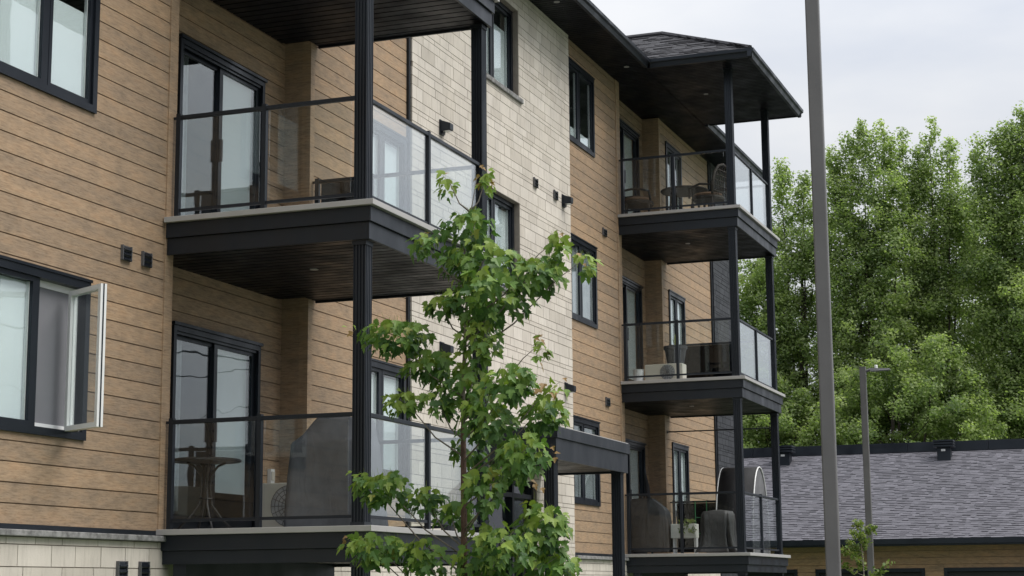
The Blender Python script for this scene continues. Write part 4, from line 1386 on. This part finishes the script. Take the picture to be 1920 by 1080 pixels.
cell = [(0.30, 0.14), (0.12, 0.22), (0.45, 0.05), (0.20, 0.30)]
shapes = [leaf_mesh('leaf', f_, d_, 0) for f_, d_ in cell]
TONES = (0.10, 0.26, 0.40, 0.54, 0.66, 0.80, 0.90, 0.985)
leaf_data = {}
for si, (vs, fs) in enumerate(shapes):
    for ti, tn in enumerate(TONES):
        me = bpy.data.meshes.new('leaf')
        me.from_pydata(vs, [], fs)
        at = me.attributes.new('tone', 'FLOAT', 'POINT'); at.data.foreach_set('value', np.full(len(vs), tn, dtype=np.float32))
        me.materials.append(MATS['maple_leaf'])
        leaf_data[(si, ti)] = me
rr = np.random.default_rng(17)
br = MB()
leaves = []
for ci, (oy, z, wy, hz, n, age) in enumerate(CL):
    ctr = np.array([MX+rr.uniform(-0.30, 0.30)*(0.5 if age else 1.0), MY+oy, z])
    # a branch from the trunk to the clump
    zb = max(0.9, z-0.18-0.55*abs(oy)*rr.uniform(0.8, 1.2))
    bx = np.interp(zb, [p[2] for p in tp], [p[1] for p in tp])
    p0 = np.array([MX, MY+bx, zb]); p3 = ctr+np.array([0, np.sign(oy)*wy*0.5, hz*0.6])
    p1 = p0+(p3-p0)*0.4+np.array([0, 0, -0.05]); p2 = p0+(p3-p0)*0.75+np.array([0, 0, 0.02])
    br.tube([tuple(p) for p in (p0, p1, p2, p3)], [0.0085, 0.0065, 0.004, 0.0018], 6)
    n = int(n*2.6)
    for k in range(n):
        d = unit(rr.normal(size=3))
        rad = rr.uniform(0.15, 1.0)**0.45
        p = ctr+d*rad*np.array([max(0.16, wy*0.9), wy, hz])
        out = np.array([d[0]*0.6-0.25, d[1]*0.9, 0.0])
        # blade hangs: tip points outward and down, upper face turned up and outward
        tdir = unit(np.array([out[0]*0.7, out[1]*0.7, -rr.uniform(0.35, 1.2)])+rr.normal(0, 0.30, 3))
        nrm = unit(np.array([out[0]-0.25, out[1], rr.uniform(0.25, 1.1)])+rr.normal(0, 0.35, 3))
        nrm = unit(nrm-tdir*nrm.dot(tdir))
        size = rr.uniform(0.070, 0.120)*(0.78 if age == 2 else 0.9 if age else 1.0)
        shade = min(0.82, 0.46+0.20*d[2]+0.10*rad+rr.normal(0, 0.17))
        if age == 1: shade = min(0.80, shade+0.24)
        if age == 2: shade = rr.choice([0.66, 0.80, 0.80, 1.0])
        elif rr.random() < 0.006: shade = 0.9
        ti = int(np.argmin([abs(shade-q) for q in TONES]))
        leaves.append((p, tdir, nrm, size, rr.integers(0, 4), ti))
# few red shoots at the branch ends
for (oy, z) in ((1.02, 3.77), (0.98, 2.52), (1.03, 2.00), (-1.06, 4.27), (-0.87, 3.23), (-0.66, 3.62), (0.12, 5.05), (-0.19, 5.10), (0.30, 4.53), (-0.62, 2.42), (-0.84, 4.50), (-0.80, 2.68)):
    for q in range(3):
        p = np.array([MX+rr.uniform(-.1, .1), MY+oy+rr.normal(0, 0.03), z+rr.normal(0, 0.03)])
        tdir = unit(np.array([-0.2, np.sign(oy)*0.6, -0.6])+rr.normal(0, 0.4, 3)); nrm = unit(np.array([-0.5, 0.0, 0.7])+rr.normal(0, 0.3, 3)); nrm = unit(nrm-tdir*nrm.dot(tdir))
        leaves.append((p, tdir, nrm, rr.uniform(0.04, 0.066), rr.integers(0, 4), int(rr.choice([5, 6, 7, 7]))))
br.build('branches', 'bark_grey', maple, smooth=True)
order = sorted(range(len(leaves)), key=lambda i: leaves[i][0][0]-0.8*leaves[i][3])
front = set(order[:300])
rest = MB()
for i, (p, td, nr, sz, si, ti) in enumerate(leaves):
    bvec = np.cross(nr, td)
    Rm = np.array([td, bvec, nr]).T
    if i in front:
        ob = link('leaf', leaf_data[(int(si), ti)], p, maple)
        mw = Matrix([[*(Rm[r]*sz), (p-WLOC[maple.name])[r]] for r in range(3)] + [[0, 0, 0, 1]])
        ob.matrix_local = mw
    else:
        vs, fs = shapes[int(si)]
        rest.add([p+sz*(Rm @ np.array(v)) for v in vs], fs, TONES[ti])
rest.build('inner_leaves', 'maple_leaf', maple, kind='stuff')


# ------------------------------------------------------------------ overhead line across the car park, mirrored in the windows and guards
def utility_pole(x, y, h_, label, transformer=False):
    t_ = thing('utility_pole', (x, y, 0), label, 'utility pole', 'utility poles along the car park')
    m = MB(); m.tube([(x, y, 0), (x, y, h_*0.5), (x, y, h_)], [0.17, 0.14, 0.10], 10); m.build('shaft', 'bark_grey', t_)
    m = MB(); m.box(x-0.06, x+0.06, y-1.2, y+1.2, h_-0.55, h_-0.43); m.build('crossarm', 'bark_brown', t_)
    for k in (-1.1, -0.4, 0.4, 1.1):
        m = MB(); m.lathe([(0.03, h_-0.43), (0.05, h_-0.36), (0.03, h_-0.30)], x, y+k, 8); m.build('insulator', 'lamp_head', t_)
    if transformer:
        m = MB(); m.lathe([(0.22, h_-2.3), (0.25, h_-2.2), (0.25, h_-1.4), (0.20, h_-1.32)], x-0.38, y, 14); m.build('transformer', 'pole_grey', t_)
    return t_


pm = utility_pole(60.0, -17.0, 12.0, 'wooden utility pole beyond the end of the car park', False)
pa = utility_pole(-30.0, -17.0, 11.5, 'wooden utility pole farther back along the car park')
pb = utility_pole(124.0, -18.0, 12.0, 'wooden utility pole beyond the garage end')


def wire(a, b, sag, owner, r_=0.022):
    a, b = Vector(a), Vector(b)
    m = MB(); m.tube([a.lerp(b, t)-Vector((0, 0, sag*4*t*(1-t))) for t in np.linspace(0, 1, 25)], r_, 5, cap=False)
    m.build('wire', 'black_frame', owner)


for k in (-1.1, -0.4, 0.4, 1.1):
    wire((60, -17+k, 11.7), (-30, -17+k, 11.2), 1.5, pm)
    wire((60, -17+k, 11.7), (124, -18+k, 11.7), 1.2, pm)
wire((60, -17, 9.6), (-30, -17, 9.2), 1.8, pm, 0.03)
wire((60, -17, 9.2), (124, -18, 9.4), 1.2, pm, 0.03)
wire((60, -17, 10.2), (80, -64, 7.0), 1.0, pm, 0.02)
wire((60, -17, 10.2), (25, -58, 7.0), 1.0, pm, 0.02)
